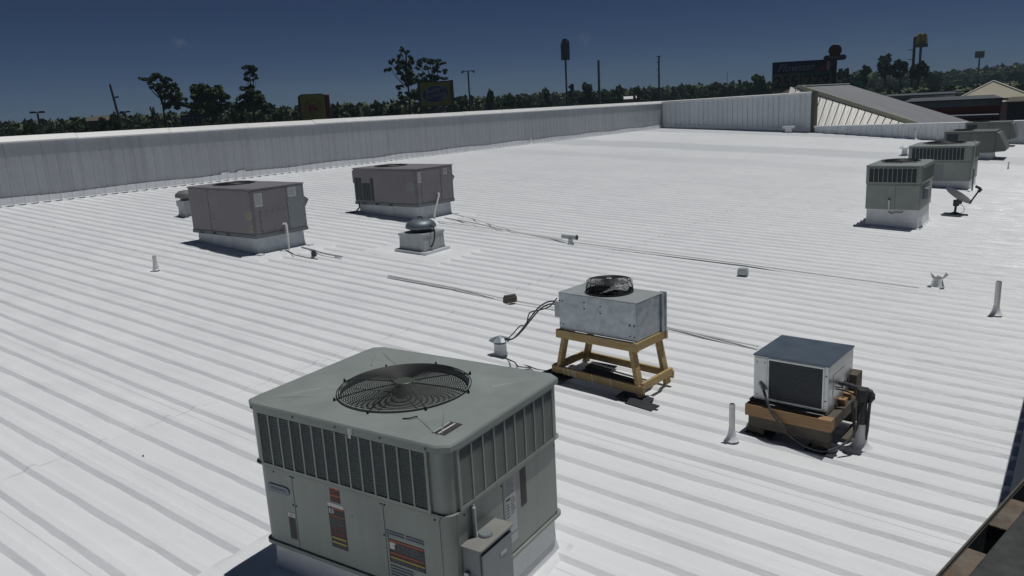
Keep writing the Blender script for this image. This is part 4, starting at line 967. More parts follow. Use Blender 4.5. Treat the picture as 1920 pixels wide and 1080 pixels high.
def small_condenser():
    x, y = -1.925, 6.86; z0 = rz(x); rot = -3.5; zb, zt = .44 - z0, .852 - z0
    s = thing("timber_crib", "low dark timber crib with one fresh board, carrying the small condenser", "timber crib", (x, y, z0), rot)
    b = B(); b.box(-.355, -.44, zb - .125, .395, -.345, zb - .02); b.obj("front_board", 'woodlight', s, bev=.004)
    b = B(); b.box(-.355, -.345, zb - .02, .33, .36, zb - .002); b.obj("deck_board", 'wooddark', s, bev=.003)
    b = B(); b.box(.300, -.343, zb - .125, .395, .42, zb - .022); b.obj("side_board", 'wooddark', s, bev=.004)
    b = B(); b.box(-.355, -.343, zb - .125, -.27, .42, zb - .022); b.obj("side_board", 'wooddark', s, bev=.004)
    b = B(); b.box(-.265, .33, zb - .125, .295, .42, zb - .022); b.obj("back_board", 'wooddark', s, bev=.004)
    for v in (-.42, .30):
        b = B(); b.box(-.33, v, .105, .375, v + .10, zb - .127); b.obj("bottom_beam", 'wooddark', s, bev=.005)
        for u in (-.33, .235):
            b = B(); b.box(u, v + .002, .035, u + .14, v + .098, .103); b.obj("foot_block", 'wooddark', s, bev=.004)
    for v in (-.05, .12):
        b = B(); b.box(.17, v, zb - .018, .385, v + .08, zb + .035); b.obj("loose_block", 'woodlight', s, bev=.003)
    b = B(); b.box(.30, .25, zb - .02, .385, .42, zb + .17); b.obj("upright_block", 'wooddark', s, bev=.003)
    for (u, v, w_, h_, lab) in ((-.235, -.36, .24, .17, "black rubber pad under the left end of the timber base"), (.31, -.40, .24, .17, "black rubber pad under the right end of the timber base"), (.42, .15, .13, .42, "grey flat board lying on the roof right of the timber base")):
        p = Matrix.Rotation(R(rot), 3, 'Z') @ Vector((u, v, 0)); X, Y = x + p.x, y + p.y
        o = B().box(-w_ / 2, -h_ / 2, 0, w_ / 2, h_ / 2, .012).obj("rubber_pad" if 'rubber' in lab else "loose_board", 'rubber' if 'rubber' in lab else 'wooddark', None, bev=.003, loc=(X, Y, rz(X) + .030)); o.rotation_euler = (0, math.atan(S), R(rot + 3)); tag(o, lab, "rubber pad" if 'rubber' in lab else "board")
    c = thing("condenser_unit", "small square condenser with blue-grey top and black coil face on timber base", "condenser", (x, y, z0), rot)
    b = B(); b.box(-.325, -.325, zb, .325, .325, zt - .006); b.obj("casing", 'alu', c, bev=.003)
    b = B(); b.box(-.332, -.332, zt - .0055, .332, .332, zt + .008); b.obj("top_sheet", 'steelblue', c, bev=.002)
    b = B(); b.box(-.185, -.3265, zb + .028, .275, -.3195, zt - .030); co = b.obj("coil", 'coil', c)
    b = B()
    me = None; n = 20
    for i in range(n):
        if me is None: me = B().tube([(-.185, -.329, 0), (.275, -.329, 0)], .0016, 5).mesh("coil_tube", 'taupe')
        link("coil_tube", me, co, loc=(0, 0, zb + .040 + (zt - zb - .085) * i / (n - 1)))
    b = B(); b.box(-.187, -.332, zb + .012, .277, -.326, zb + .027).box(-.187, -.332, zt - .029, .277, -.326, zt - .014).box(-.200, -.332, zb + .012, -.1875, -.326, zt - .014).box(.2775, -.332, zb + .012, .292, -.326, zt - .014); b.obj("coil_frame", 'alu', c)
    b = B(); b.box(-.318, -.3295, zb + .01, -.205, -.3265, zt - .02); b.obj("front_panel", 'alu', c, bev=.001)
    screws(c, [((u, -.330, z), (0, -1, 0)) for u, z in ((-.295, zt - .06), (-.225, zt - .06), (-.295, zb + .05), (-.225, zb + .05), (.305, zt - .09), (.305, zb + .1))], .006)
    # side service valves and lines
    for i, v in enumerate((-.10, -.03, .04)):
        b = B(); b.tube([(.326, v, zb + .16), (.37, v, zb + .165), (.37, v, zb + .21)], .008, 6); b.obj("service_valve", 'ink', c)
    b = B(); b.box(.3262, -.20, zb + .10, .330, .1, zb + .30); b.obj("valve_plate", 'alu', c)
    W = lambda u, v, z: tuple(Vector((x, y, z0)) + (Matrix.Rotation(R(rot), 3, 'Z') @ Vector((u, v, 0))) + Vector((0, 0, z)))
    # whip: grey liquid-tight conduit across the front
    P = [W(-.235, -.345, zb + .125), W(-.20, -.385, zb + .09), W(-.155, -.43, zb + .03), W(-.10, -.455, zb - .05), W(-.03, -.465, zb - .12), W(.08, -.47, .12), W(.20, -.475, .065), W(.33, -.46, .045), W(.42, -.38, .06), W(.50, -.27, .12), W(.535, -.2, .22), W(.54, -.17, .33), W(.56, -.13, .405), W(.60, -.11, .42)]
    b = B(); b.tube(smooth_path(P, 5), .011, 9); o = b.obj("electrical_whip", 'insul', None, smooth=True); tag(o, "dark flexible conduit looping across the front of the small condenser", "conduit")
    b = B(); b.tube([W(-.265, -.325, zb + .165), W(-.235, -.345, zb + .125), W(-.215, -.365, zb + .105)], [.020, .020, .016], 10); o = b.obj("conduit_elbow", 'galvdull', c, smooth=True); o.parent = None; tag(o, "grey elbow fitting on the front left of the small condenser", "fitting")
    # bent pipe standing beside it
    bx, by = -1.392, 6.735; bz = rz(bx)
    t = thing("bent_line_pipe", "upright grey pipe with insulated refrigerant lines bending over it, right of the small condenser", "pipe", (bx, by, bz), 0)
    b = B(); b.lathe([(.10, .026), (.07, .045), (.050, .09), (.043, .15), (.041, .24)], (0, 0, 0), 20); b.obj("flared_boot", 'white', t, smooth=True)
    b = B(); b.tube([(0, 0, .1), (0, 0, .47)], .040, 14); b.obj("riser", 'darkgrey', t, smooth=True)
    b = B(); b.lathe([(.041, .44), (.052, .45), (.052, .545), (.046, .555), (0, .556)], (0, 0, 0), 16); b.obj("gooseneck_cap", 'insul', t, smooth=True)
    P = [(-.22, .04, .560), (-.15, .03, .56), (-.08, .02, .552), (-.02, .01, .545), (.03, .005, .545), (.065, 0, .525), (.075, 0, .49), (.055, 0, .455)]
    b = B(); b.tube(smooth_path(P, 4), [.014 + .008 * min(1, i / 12) + .003 * math.sin(i * 2.1) for i in range(29)], 12); b.obj("insulated_line", 'insul', t, smooth=True)
    P = [(.058, 0, .47), (.055, -.01, .35), (.05, -.01, .2), (.04, -.01, .1)]
    b = B(); b.tube(P, .013, 8); b.obj("insulated_line", 'insul', t, smooth=True)
    P = [(-.22, .03, .50), (-.14, .02, .50), (-.06, 0, .48), (-.04, 0, .44)]
    b = B(); b.tube(smooth_path(P, 3), .007, 6); b.obj("copper_line", 'rust', t, smooth=True)
    P = [(-.075, -.03, .43), (-.07, -.02, .33), (-.055, -.01, .2), (-.05, 0, .1)]
    b = B(); b.tube(smooth_path(P, 3), .012, 7); b.obj("insulated_line", 'insul', t, smooth=True)
small_condenser()

# ------------------------------------------------------------------ pipes and caps
def vent_pipe(label, x, y, h, r0, flare=1.0):
    z0 = rz(x); t = thing("vent_pipe", label, "vent pipe", (x, y, z0), 0, "white vent pipes")
    b = B(); b.lathe([(r0 * 2.6 * flare, .02), (r0 * 1.9 * flare, .035), (r0 * 1.35, .07), (r0 * 1.12, .115), (r0 * 1.05, .13)], (0, 0, 0), 18); b.obj("boot", 'white', t, smooth=True)
    b = B(); b.lathe([(r0, .05), (r0, h), (r0 * .86, h), (r0 * .86, h - .05)], (0, 0, 0), 18); b.obj("pipe", 'pvc', t, smooth=True)
    b = B(); b.lathe([(0, h - .05), (r0 * .86, h - .05)], (0, 0, 0), 18); b.obj("pipe_bore", 'black', t)
    return t
vent_pipe("white vent pipe standing left of the small condenser", -2.348, 6.245, .355, .026)
vent_pipe("tallest white vent pipe, near the right edge of the roof", -.862, 11.87, .47, .036)
vent_pipe("short white vent pipe in front of the leftmost taupe unit", -12.745, 6.905, .26, .036, .7)
vent_pipe("thin white pipe on the far roof right of the hooded unit", -2.30, 31.2, .26, .022, .8)

def cap_vent():
    x, y = -5.36, 6.86; z0 = rz(x); t = thing("rain_cap_vent", "galvanised rain cap vent with cables entering, beside the wooden stand", "roof vent", (x, y, z0), 0)
    b = B(); b.lathe([(.085, .024), (.075, .05), (.072, .155), (.066, .158), (.066, .11)], (0, 0, 0), 20); b.obj("collar", 'white', t, smooth=True)
    b = B(); b.lathe([(0, .12), (.066, .12)], (0, 0, 0), 20); b.obj("opening", 'black', t)
    b = B()
    for a in (30, 150, 270): b.bar((.06 * math.cos(R(a)), .06 * math.sin(R(a)), .13), (.065 * math.cos(R(a)), .065 * math.sin(R(a)), .212), .012, .003)
    b.obj("cap_strut", 'galvdull', t)
    b = B(); b.lathe([(.128, .188), (.132, .195), (.07, .222), (0, .246)], (0, 0, 0), 8); b.obj("rain_cap", 'galv', t)
cap_vent()
def boot_vent():
    x, y = -1.73, 13.02; z0 = rz(x); t = thing("torn_boot_vent", "torn sheet-metal boot vent with folded flaps, near the tallest vent pipe", "roof vent", (x, y, z0), 0)
    b = B(); b.lathe([(.10, .024), (.085, .05), (.065, .14), (.06, .15)], (0, 0, 0), 12); b.obj("boot", 'white', t, smooth=True)
    for (a, o_, h_) in ((160, .035, .085), (10, .045, .09), (265, .02, .02), (80, .03, .03)):
        ca, sa = math.cos(R(a)), math.sin(R(a)); n_ = Vector((-sa, ca, 0)); p = Vector((.06 * ca, .06 * sa, .145)); q = p + Vector((o_ * ca, o_ * sa, h_))
        b = B(); b.add([p - n_ * .045, p + n_ * .045, q + n_ * .04, q + Vector((ca, sa, 0)) * .03 - n_ * .02 + Vector((0, 0, -.03))], [(0, 1, 2), (0, 2, 3)]); o = b.obj("flap", 'galvdull', t)
        m = o.modifiers.new("t", 'SOLIDIFY'); m.thickness = .003
boot_vent()
def dish():
    x, y = -2.47, 20.4; z0 = rz(x); t = thing("satellite_dish", "grey satellite dish on short mast, right of the square air unit", "satellite dish", (x, y, z0), 0)
    b = B(); b.lathe([(0, .055), (.05, .053), (.10, .034), (.105, .026)], (0, 0, 0), 16); b.obj("mount_foot", 'darkgrey', t, smooth=True)
    b = B(); b.tube(smooth_path([(0, 0, .04), (.01, 0, .14), (.01, -.01, .24), (.02, -.03, .30)], 4), .026, 10); b.obj("mast", 'darkgrey', t, smooth=True)
    b = B(); b.box(-.04, -.08, .20, .08, .02, .34).box(.02, -.13, .26, .14, -.03, .36); b.obj("bracket", 'darkgrey', t, bev=.01)
    n = Vector((.52, -.10, .80)).normalized(); u = Vector((.53, 0, -.34)); u = (u - n * u.dot(n)).normalized(); v = n.cross(u); c = Vector((.06, -.06, .445)); b = B(); vs_, fs = [], []
    N_, M_ = 6, 28
    for s_ in (0, 1):
        vs_.append(c - n * (.045 + .012 * s_))
        for i in range(1, N_ + 1):
            q = i / N_
            for k in range(M_):
                a = 2 * math.pi * k / M_; vs_.append(c + u * (.315 * q * math.cos(a)) + v * (.275 * q * math.sin(a)) + n * (-.045 + .055 * q * q - .010 * s_))
    T = 1 + N_ * M_
    for s_ in (0, 1):
        o = s_ * T
        for k in range(M_): fs.append((o, o + 1 + k, o + 1 + (k + 1) % M_))
        for i in range(N_ - 1):
            for k in range(M_): fs.append((o + 1 + i * M_ + k, o + 1 + i * M_ + (k + 1) % M_, o + 1 + (i + 1) * M_ + (k + 1) % M_, o + 1 + (i + 1) * M_ + k))
    e = 1 + (N_ - 1) * M_
    for k in range(M_): fs.append((e + k, e + (k + 1) % M_, T + e + (k + 1) % M_, T + e + k))
    b.add(vs_, fs); b.obj("reflector", 'dish', t, smooth=True)
    a0 = c + u * .29 - n * .0; f = Vector((.46, 0, .58))
    b = B(); b.tube([a0 - Vector((.02, 0, .03)), f], .018, 8); b.obj("feed_arm", 'darkgrey', t, smooth=True)
    b = B(); b.tube([f - Vector((.02, 0, .05)), f + Vector((.03, 0, .02))], .035, 10).tube([f + Vector((.02, 0, .02)), f + Vector((-.09, 0, .075))], .030, 10); b.obj("feed_horn", 'darkgrey', t, smooth=True)
    b = B(); b.tube(smooth_path([(.05, -.08, .26), (.16, -.1, .22), (.20, -.1, .12), (.14, -.1, .05), (.04, -.05, .04)], 5), .006, 6); b.obj("coax_cable", 'darkgrey', t)
dish()

def conduit(label, pts, r0=.013, mt='galvdull', name="conduit_run", cat="conduit", lift=.044, two=0):
    P = [Vector((x, y, rz(x) + lift)) for x, y in pts]; Q = []
    for i in range(len(P) - 1):
        n = max(1, int((P[i + 1] - P[i]).length / 1.2))
        for k in range(n): Q.append(P[i] + (P[i + 1] - P[i]) * (k / n) + Vector((0, random.uniform(-.012, .012), random.uniform(-.003, .003))))
    Q.append(P[-1]); b = B(); b.tube(Q, r0, 8)
    if two: b.tube([q + Vector((0, two, 0)) for q in Q], r0 * .8, 8)
    o = b.obj(name, mt, None, smooth=True); return tag(o, label, cat)
conduit("pale twin conduit running from mid roof under the wooden stand to the small condenser", [(-9.09, 8.76), (-7.7, 8.77), (-6.5, 8.72), (-5.2, 8.78), (-4.2, 8.80), (-2.98, 8.74)], .0085, 'pvc', two=.022)
conduit("long pale conduit from the domed fan towards the torn boot vent", [(-11.75, 13.03), (-10.2, 12.95), (-8.0, 12.72), (-6.2, 12.72), (-4.6, 12.73), (-3.2, 12.70), (-1.93, 12.68)], .0105, 'pvc')
conduit("white conduit slanting from the slotted unit to the long conduit", [(-12.05, 13.95), (-11.3, 13.72), (-10.2, 13.20), (-9.4, 12.93), (-8.3, 12.80)], .010, 'pvc')
conduit("grey conduit between the slotted unit and the long conduit", [(-11.9, 13.45), (-11.0, 13.30), (-9.9, 12.99)], .010, 'galvdull', lift=.046)
conduit("bent drain line ending beside the leftmost taupe unit", [(-12.05, 9.45), (-11.6, 9.40), (-11.3, 9.33), (-10.95, 9.32), (-10.78, 9.33), (-10.76, 9.26), (-10.86, 9.22)], .014, 'galvdull')
conduit("thin lower line beside the leftmost taupe unit", [(-12.1, 9.12), (-11.7, 8.98), (-11.62, 8.92), (-11.2, 8.90), (-10.98, 8.93)], .009, 'darkgrey')
conduit("thin dark cable snaking on the roof from the rain cap vent", [(-5.27, 6.78), (-5.05, 6.70), (-4.93, 6.62), (-4.80, 6.66), (-4.72, 6.60), (-4.70, 6.52)], .006, 'darkgrey', cat="cable", name="loose_cable", lift=.036)
conduit("thin curled wire lying right of the timber base", [(-1.55, 6.95), (-1.50, 7.02), (-1.44, 6.98), (-1.42, 6.90)], .005, 'darkgrey', cat="cable", name="loose_cable", lift=.036)

def block(label, x, y, rot, mt, w=.10, d=.26, h=.10, name="support_block"):
    t = thing(name, label, "block", (x, y, rz(x) + .028), rot)
    b = B(); b.prism(rrect(w / 2, d / 2, .02, 3), 0, h * .75); b.obj("body", mt, t, bev=.008)
    b = B(); b.prism(rrect(w / 2 - .01, d / 2 - .01, .02, 3), h * .752, h); b.obj("top", mt, t, bev=.006)
block("weathered brown pipe block on the twin conduit left of the wooden stand", -6.54, 8.66, -28, 'wooddark', .085, .20, .11)
block("small grey support block below the middle of the long conduit", -4.40, 12.10, 8, 'galvdull', .16, .14, .10)
block("dark junction box on the bent drain line", -11.28, 9.10, 10, 'insul', .09, .07, .11, "junction_box")
def tee():
    x, y = -7.99, 12.62; t = thing("pipe_tee_support", "painted pipe tee holding up the long conduit", "pipe support", (x, y, rz(x)), 0)
    b = B(); b.lathe([(.07, .024), (.05, .05), (.045, .12)], (0, 0, 0), 12); b.obj("foot", 'white', t, smooth=True)
    b = B(); b.tube([(-.19, 0, .165), (.12, .02, .15)], .042, 10); b.obj("tee_arm", 'galvdull', t, smooth=True)
    b = B(); b.tube([(.121, .02, .15), (.14, .021, .149)], .045, 10).tube([(.13, .02, .15), (.13, .02, .205)], .012, 8); b.obj("end_plug", 'darkgrey', t)
tee()
def far_vents():
    x, y = -6.10, 34.6; t = thing("roof_vent", "small white capped vent left of the fourteen-slot unit", "roof vent", (x, y, rz(x)), 0, "small capped roof vents")
    b = B(); b.lathe([(.16, .02), (.11, .06), (.10, .28), (0, .28)], (0, 0, 0), 14); b.obj("pipe", 'white', t, smooth=True)
    b = B(); b.lathe([(.19, .282), (.20, .33), (.12, .40), (0, .42)], (0, 0, 0), 14); b.obj("cap", 'white', t, smooth=True)
    x, y = -14.04, 45.45; t = thing("roof_vent", "small white square vent at the foot of the tall far wall", "roof vent", (x, y, rz(x)), 0, "small capped roof vents")
    b = B(); b.box(-.16, -.12, .02, .16, .12, .26); b.obj("body", 'white', t, bev=.01)
    b = B(); b.box(-.30, -.16, .262, .30, .16, .38); b.obj("cap", 'white', t, bev=.01)
    x, y = -7.2, 43.35; t = thing("vent_pipe", "tiny white vent pipe at the foot of the low parapet", "vent pipe", (x, y, rz(x)), 0, "white vent pipes")
    b = B(); b.lathe([(.14, .02), (.07, .06), (.045, .12), (.045, .42), (0, .42)], (0, 0, 0), 12); b.obj("pipe", 'white', t, smooth=True)
    x, y = -2.62, 24.75; t = thing("conduit_riser", "thin grey riser pipe with side arm beside the fourteen-slot unit", "pipe", (x, y, rz(x)), 0)
    b = B(); b.tube([(0, 0, .02), (0, 0, .62)], .018, 8); b.obj("riser", 'dish', t); b = B(); b.tube([(0, 0, .38), (-.14, 0, .37)], .012, 6).tube([(0, 0, .10), (-.14, 0, .09)], .012, 6); b.obj("arm", 'dish', t)
    x, y = -22.3, 31.9; t = thing("vent_pipe", "tiny white vent pipe near the left parapet", "vent pipe", (x, y, rz(x)), 0, "white vent pipes")
    b = B(); b.lathe([(.12, .02), (.06, .06), (.04, .10), (.04, .30), (0, .30)], (0, 0, 0), 12); b.obj("pipe", 'white', t, smooth=True)
    x, y = -6.315, 3.03
    o = B().add([(-.035, 0, 0), (.035, -.01, 0), (.0, .02, .045), (.0, .03, 0)], [(0, 1, 2), (1, 3, 2), (3, 0, 2), (0, 3, 1)]).obj("metal_scrap", 'darkgrey', None, loc=(x, y, rz(x) + .003)); tag(o, "small dark triangular scrap lying alone on the lower left roof", "scrap")
far_vents()
# ================================================================== BEYOND THE ROOF
def plane_hit(px, py, p0, n):
    d = RM @ Vector((px - 960.0, py - 540.0, F_PX)); o = Vector((0, 0, H)); n = Vector(n); return o + d * ((Vector(p0) - o).dot(n) / d.dot(n))

def gable_shed():
    r = thing("gabled_metal_building", "grey-roofed gabled metal building with white ribbed end, right of the far wall", "building")
    Y0, L = 49.5, 11.0; apex = Vector((-14.66, Y0, 3.27)); low = Vector((-6.8, Y0, .42)); left = Vector((-20.1, Y0, 1.30))
    th = Vector((0, 0, -.16))
    for nm, e in (("roof_slope", low), ("roof_slope", left)):
        b = B(); b.extr([apex, e, e + th, apex + th], (0, L, 0)); b.obj(nm, 'shingle', r)
    for e, k in ((low, 1), (left, 1)):
        d = (e - apex).normalized(); b = B(); b.add([], []); P = apex + Vector((0, -.10, -.05)); Q = e + Vector((0, -.10, -.05)); b.bar(P, Q, .12, .24, up=(0, 0, 1)); b.obj("rake_trim", 'cream', r, bev=.01)
    b = B(); b.bar(apex + Vector((0, -.1, .03)), apex + Vector((0, L, .03)), .34, .07); b.obj("ridge_cap", 'ribwhite', r)
    # leaning ribbed end face, pieces side by side
    k = .80
    zb = .40; n = 21; x0 = -13.6; x1 = -7.6
    for i in range(n):
        xa = x0 - 1.6 + (x1 - x0 + 1.6) * i / n; xb = x0 - 1.6 + (x1 - x0 + 1.6) * (i + 1) / n - .05
        def top(x): return apex.z + (low.z - apex.z) * (x - apex.x) / (low.x - apex.x) - .20
        P = []
        A = [(xa, zb), (xb, zb), (xb, top(xb)), (xa, top(xa))]
        if A[3][1] < zb + .05: continue
        Q = [Vector((x, 47.0 + 2.35 * (z - zb) / (top(x) - zb), z)) for x, z in A]
        b = B(); b.extr(Q, (0, .03, 0))
        for f in (.0, .55):
            x = xa + (xb - xa) * f; zt_ = top(x + .03)
            b.extr([Vector((x, 47.0 - .002, zb)), Vector((x + .05, 47.0 - .002, zb)), Vector((x + .05, 49.348, zt_)), Vector((x, 49.348, zt_))], (0, -.035, 0))
        b.obj("ribbed_panel", 'ribwhite', r)
    b = B(); b.extr([(apex.x, Y0 + .3, apex.z - .2), (low.x, Y0 + .3, low.z - .2), (low.x, Y0 + .3, GZ), (left.x, Y0 + .3, GZ), (left.x, Y0 + .3, left.z - .2)], (0, L - .6, 0)); b.obj("wall", 'brown', r)
    b = B(); b.box(-15.5, 49.2, 2.55, -13.9, 49.4, 2.93); b.obj("gable_infill", 'ribwhite', r)
gable_shed()

def box_between(b, pxa, pxb, D, zt, zb, depth):
    "wall of a building facing the viewer between two image pixel columns"
    A, C = pixel_point(pxa, 150, D), pixel_point(pxb, 150, D); d = (C - A); d.z = 0; n = Vector((-d.y, d.x, 0)).normalized()
    if n.dot(A) < 0: n = -n
    P = [Vector((A.x, A.y, 0)), Vector((C.x, C.y, 0)), Vector((C.x, C.y, 0)) + n * depth, Vector((A.x, A.y, 0)) + n * depth]
    b.prism([(p.x, p.y) for p in P], zb, zt); return P, n
def zat(px, py, D): return pixel_point(px, py, D).z

def red_store():
    r = thing("red_walled_store", "low flat store with red wall and grey fascia beyond the gabled metal building", "building")
    D = 78; za = zat(1800, 189, D); zf = zat(1800, 200, D)
    b = B(); P, n = box_between(b, 1700, 1881, D, zf, GZ, 16); b.obj("wall", 'redwall', r)
    b = B(); box_between(b, 1697, 1883, D - .5, za, zf + .005, 17); b.obj("fascia", 'fascia', r)
    b = B(); box_between(b, 1696, 1884, D - .6, za + .12, za + .003, 17.2); b.obj("coping", 'darkroof', r)
    b = B(); box_between(b, 1720, 1880, D - 3.0, zat(1800, 217, D - 3), zat(1800, 222, D - 3), 2.6); b.obj("canopy", 'fascia', r)
    for i in range(5):
        b = B(); box_between(b, 1745 + 27 * i, 1760 + 27 * i, D - .12, zf - 1.2, zf - 2.9, .1); b.obj("window", 'glass', r)
red_store()
def long_store():
    r = thing("dark_flat_building", "long dark flat-roofed building with pale shutters beyond the grey gabled roof", "building")
    D = 118; b = B(); box_between(b, 1660, 1793, D, zat(1740, 180, D), GZ, 20); b.obj("wall", 'fascia', r)
    b = B(); box_between(b, 1655, 1812, D + .5, zat(1740, 177, D), zat(1740, 180, D) + .005, 20); b.obj("roof_edge", 'darkroof', r)
    b = B(); box_between(b, 1764, 1815, D - 4, zat(1790, 186, D), zat(1790, 189, D), 6); b.obj("white_awning", 'ribwhite', r)
    for i in range(4):
        b = B(); box_between(b, 1704 + 19 * i, 1719 + 19 * i, D - .15, zat(1740, 182, D), zat(1740, 188, D), .14); b.obj("shutter", 'fascia' if i % 2 else 'polegrey', r)
        b = B(); box_between(b, 1720 + 19 * i, 1721.5 + 19 * i, D - .2, zat(1740, 181, D), zat(1740, 190, D), .18); b.obj("pilaster", 'cream', r)
    b = B(); box_between(b, 1793, 1806, D + 6, zat(1800, 170, D), GZ, 6); b.obj("block_house", 'creamwall', r)
long_store()
def cream_hall():
    r = thing("cream_gabled_hall", "cream building with wide hipped gable roof at the far right", "building")
    D = 105; A = pixel_point(1792, 190, D); C = pixel_point(1938, 180, D); T = pixel_point(1863, 153, D + 4); d = (C - A).normalized(); n = Vector((-d.y, d.x, 0)).normalized(); n = n if n.dot(A) > 0 else -n
    zt = zat(1863, 153, D + 4); ze = zat(1800, 187, D)
    b = B(); P = [Vector((A.x, A.y, ze)), Vector((C.x, C.y, ze)), Vector((C.x, C.y, ze)) + n * 18, Vector((A.x, A.y, ze)) + n * 18, Vector((T.x, T.y, zt)), Vector((T.x, T.y, zt)) + n * 9]
    for q in P: pass
    b.add(P, [(0, 1, 4), (1, 2, 5, 4), (2, 3, 5), (3, 0, 4, 5), (0, 3, 2, 1)]); b.obj("roof", 'creamwall', r)
    b = B(); b.bar(P[0] + Vector((0, 0, .06)), P[4] + Vector((0, 0, .08)), .14, .14).bar(P[1] + Vector((0, 0, .06)), P[4] + Vector((0, 0, .08)), .14, .14); b.obj("ridge_trim", 'ribwhite', r)
    b = B(); P2 = [P[0] + d * 1.5 + n * 1, P[1] - d * 1.5 + n, P[1] - d * 1.5 + n * 17, P[0] + d * 1.5 + n * 17]; b.prism([(q.x, q.y) for q in P2], GZ, ze - .01); b.obj("wall", 'creamwall', r)
    b = B(); Q = pixel_point(1868, 200, D - 14); b.box(Q.x - 2.6, Q.y - 2.6, GZ, Q.x + 3.0, Q.y + 3, zat(1870, 190, D - 14)); b.obj("porch", 'cream', r)
    r2 = thing("dark_mansard_building", "dark low building cut by the right edge, in front of the cream hall", "building")
    b = B(); box_between(b, 1893, 1990, 62, zat(1900, 193, 62), GZ, 14); b.obj("wall", 'darkroof', r2)
    b = B(); box_between(b, 1888, 1995, 61.5, zat(1900, 190, 62), zat(1900, 193, 62) + .01, 15); b.obj("roof_edge", 'brown', r2)
cream_hall()
def strip_mall():
    for i, (a, c_, y, nm) in enumerate(((1169, 1187, 186, "small sunlit white-topped store, left one behind the far corner of the parapet"), (1192, 1216, 184, "longer sunlit white-topped store, right one behind the far corner of the parapet"))):
        D = 190; r = thing("distant_store", nm, "building")
        b = B(); box_between(b, a, c_, D, zat(1190, y + .4, D), GZ, 25); b.obj("wall", 'brown', r)
        b = B(); 
        A, C = pixel_point(a, y, D - .6), pixel_point(c_, y - 1, D - .6); d = (C - A); n = Vector((-d.y, d.x, 0)).normalized(); n = n if n.dot(A) > 0 else -n
        A2, C2 = A + n * 3.0 + Vector((0, 0, .60)), C + n * 3.0 + Vector((0, 0, .60)); b.extr([A, C, C2, A2], (0, 0, -.12)); b.obj("white_roof_edge", 'white_clean', r)
        for k in range(3):
            b = B(); u = a + (c_ - a) * (k + .25) / 3; box_between(b, u, u + 2.4, D - .2, zat(1190, y + 5, D), zat(1190, y + 11, D), .15); b.obj("window", 'glass', r)
    D = 100
    r = thing("brown_roofed_house", "brown-roofed house half hidden in the trees at far left", "building")
    A, C = pixel_point(166, 236, D), pixel_point(205, 236, D); zt, ze = zat(185, 217, D), zat(185, 226, D); d = (C - A); n = Vector((-d.y, d.x, 0)).normalized(); n = n if n.dot(A) > 0 else -n
    b = B(); b.prism([(A.x, A.y), (C.x, C.y), ((C + n * 8).x, (C + n * 8).y), ((A + n * 8).x, (A + n * 8).y)], GZ, ze); b.obj("wall", 'brown', r)
    b = B(); e = .4; P = [A - d.normalized() * e - n * e, C + d.normalized() * e - n * e, C + d.normalized() * e + n * (8 + e), A - d.normalized() * e + n * (8 + e)]; P = [Vector((q.x, q.y, ze + .003)) for q in P]
    P += [Vector(((P[0] + P[3]) / 2).to_tuple()) + Vector((0, 0, zt - ze)) + d * .2, Vector(((P[1] + P[2]) / 2).to_tuple()) + Vector((0, 0, zt - ze)) - d * .2]
    b.add(P, [(0, 1, 5, 4), (1, 2, 5), (2, 3, 4, 5), (3, 0, 4), (0, 3, 2, 1)]); b.obj("roof", 'brown', r)
strip_mall()

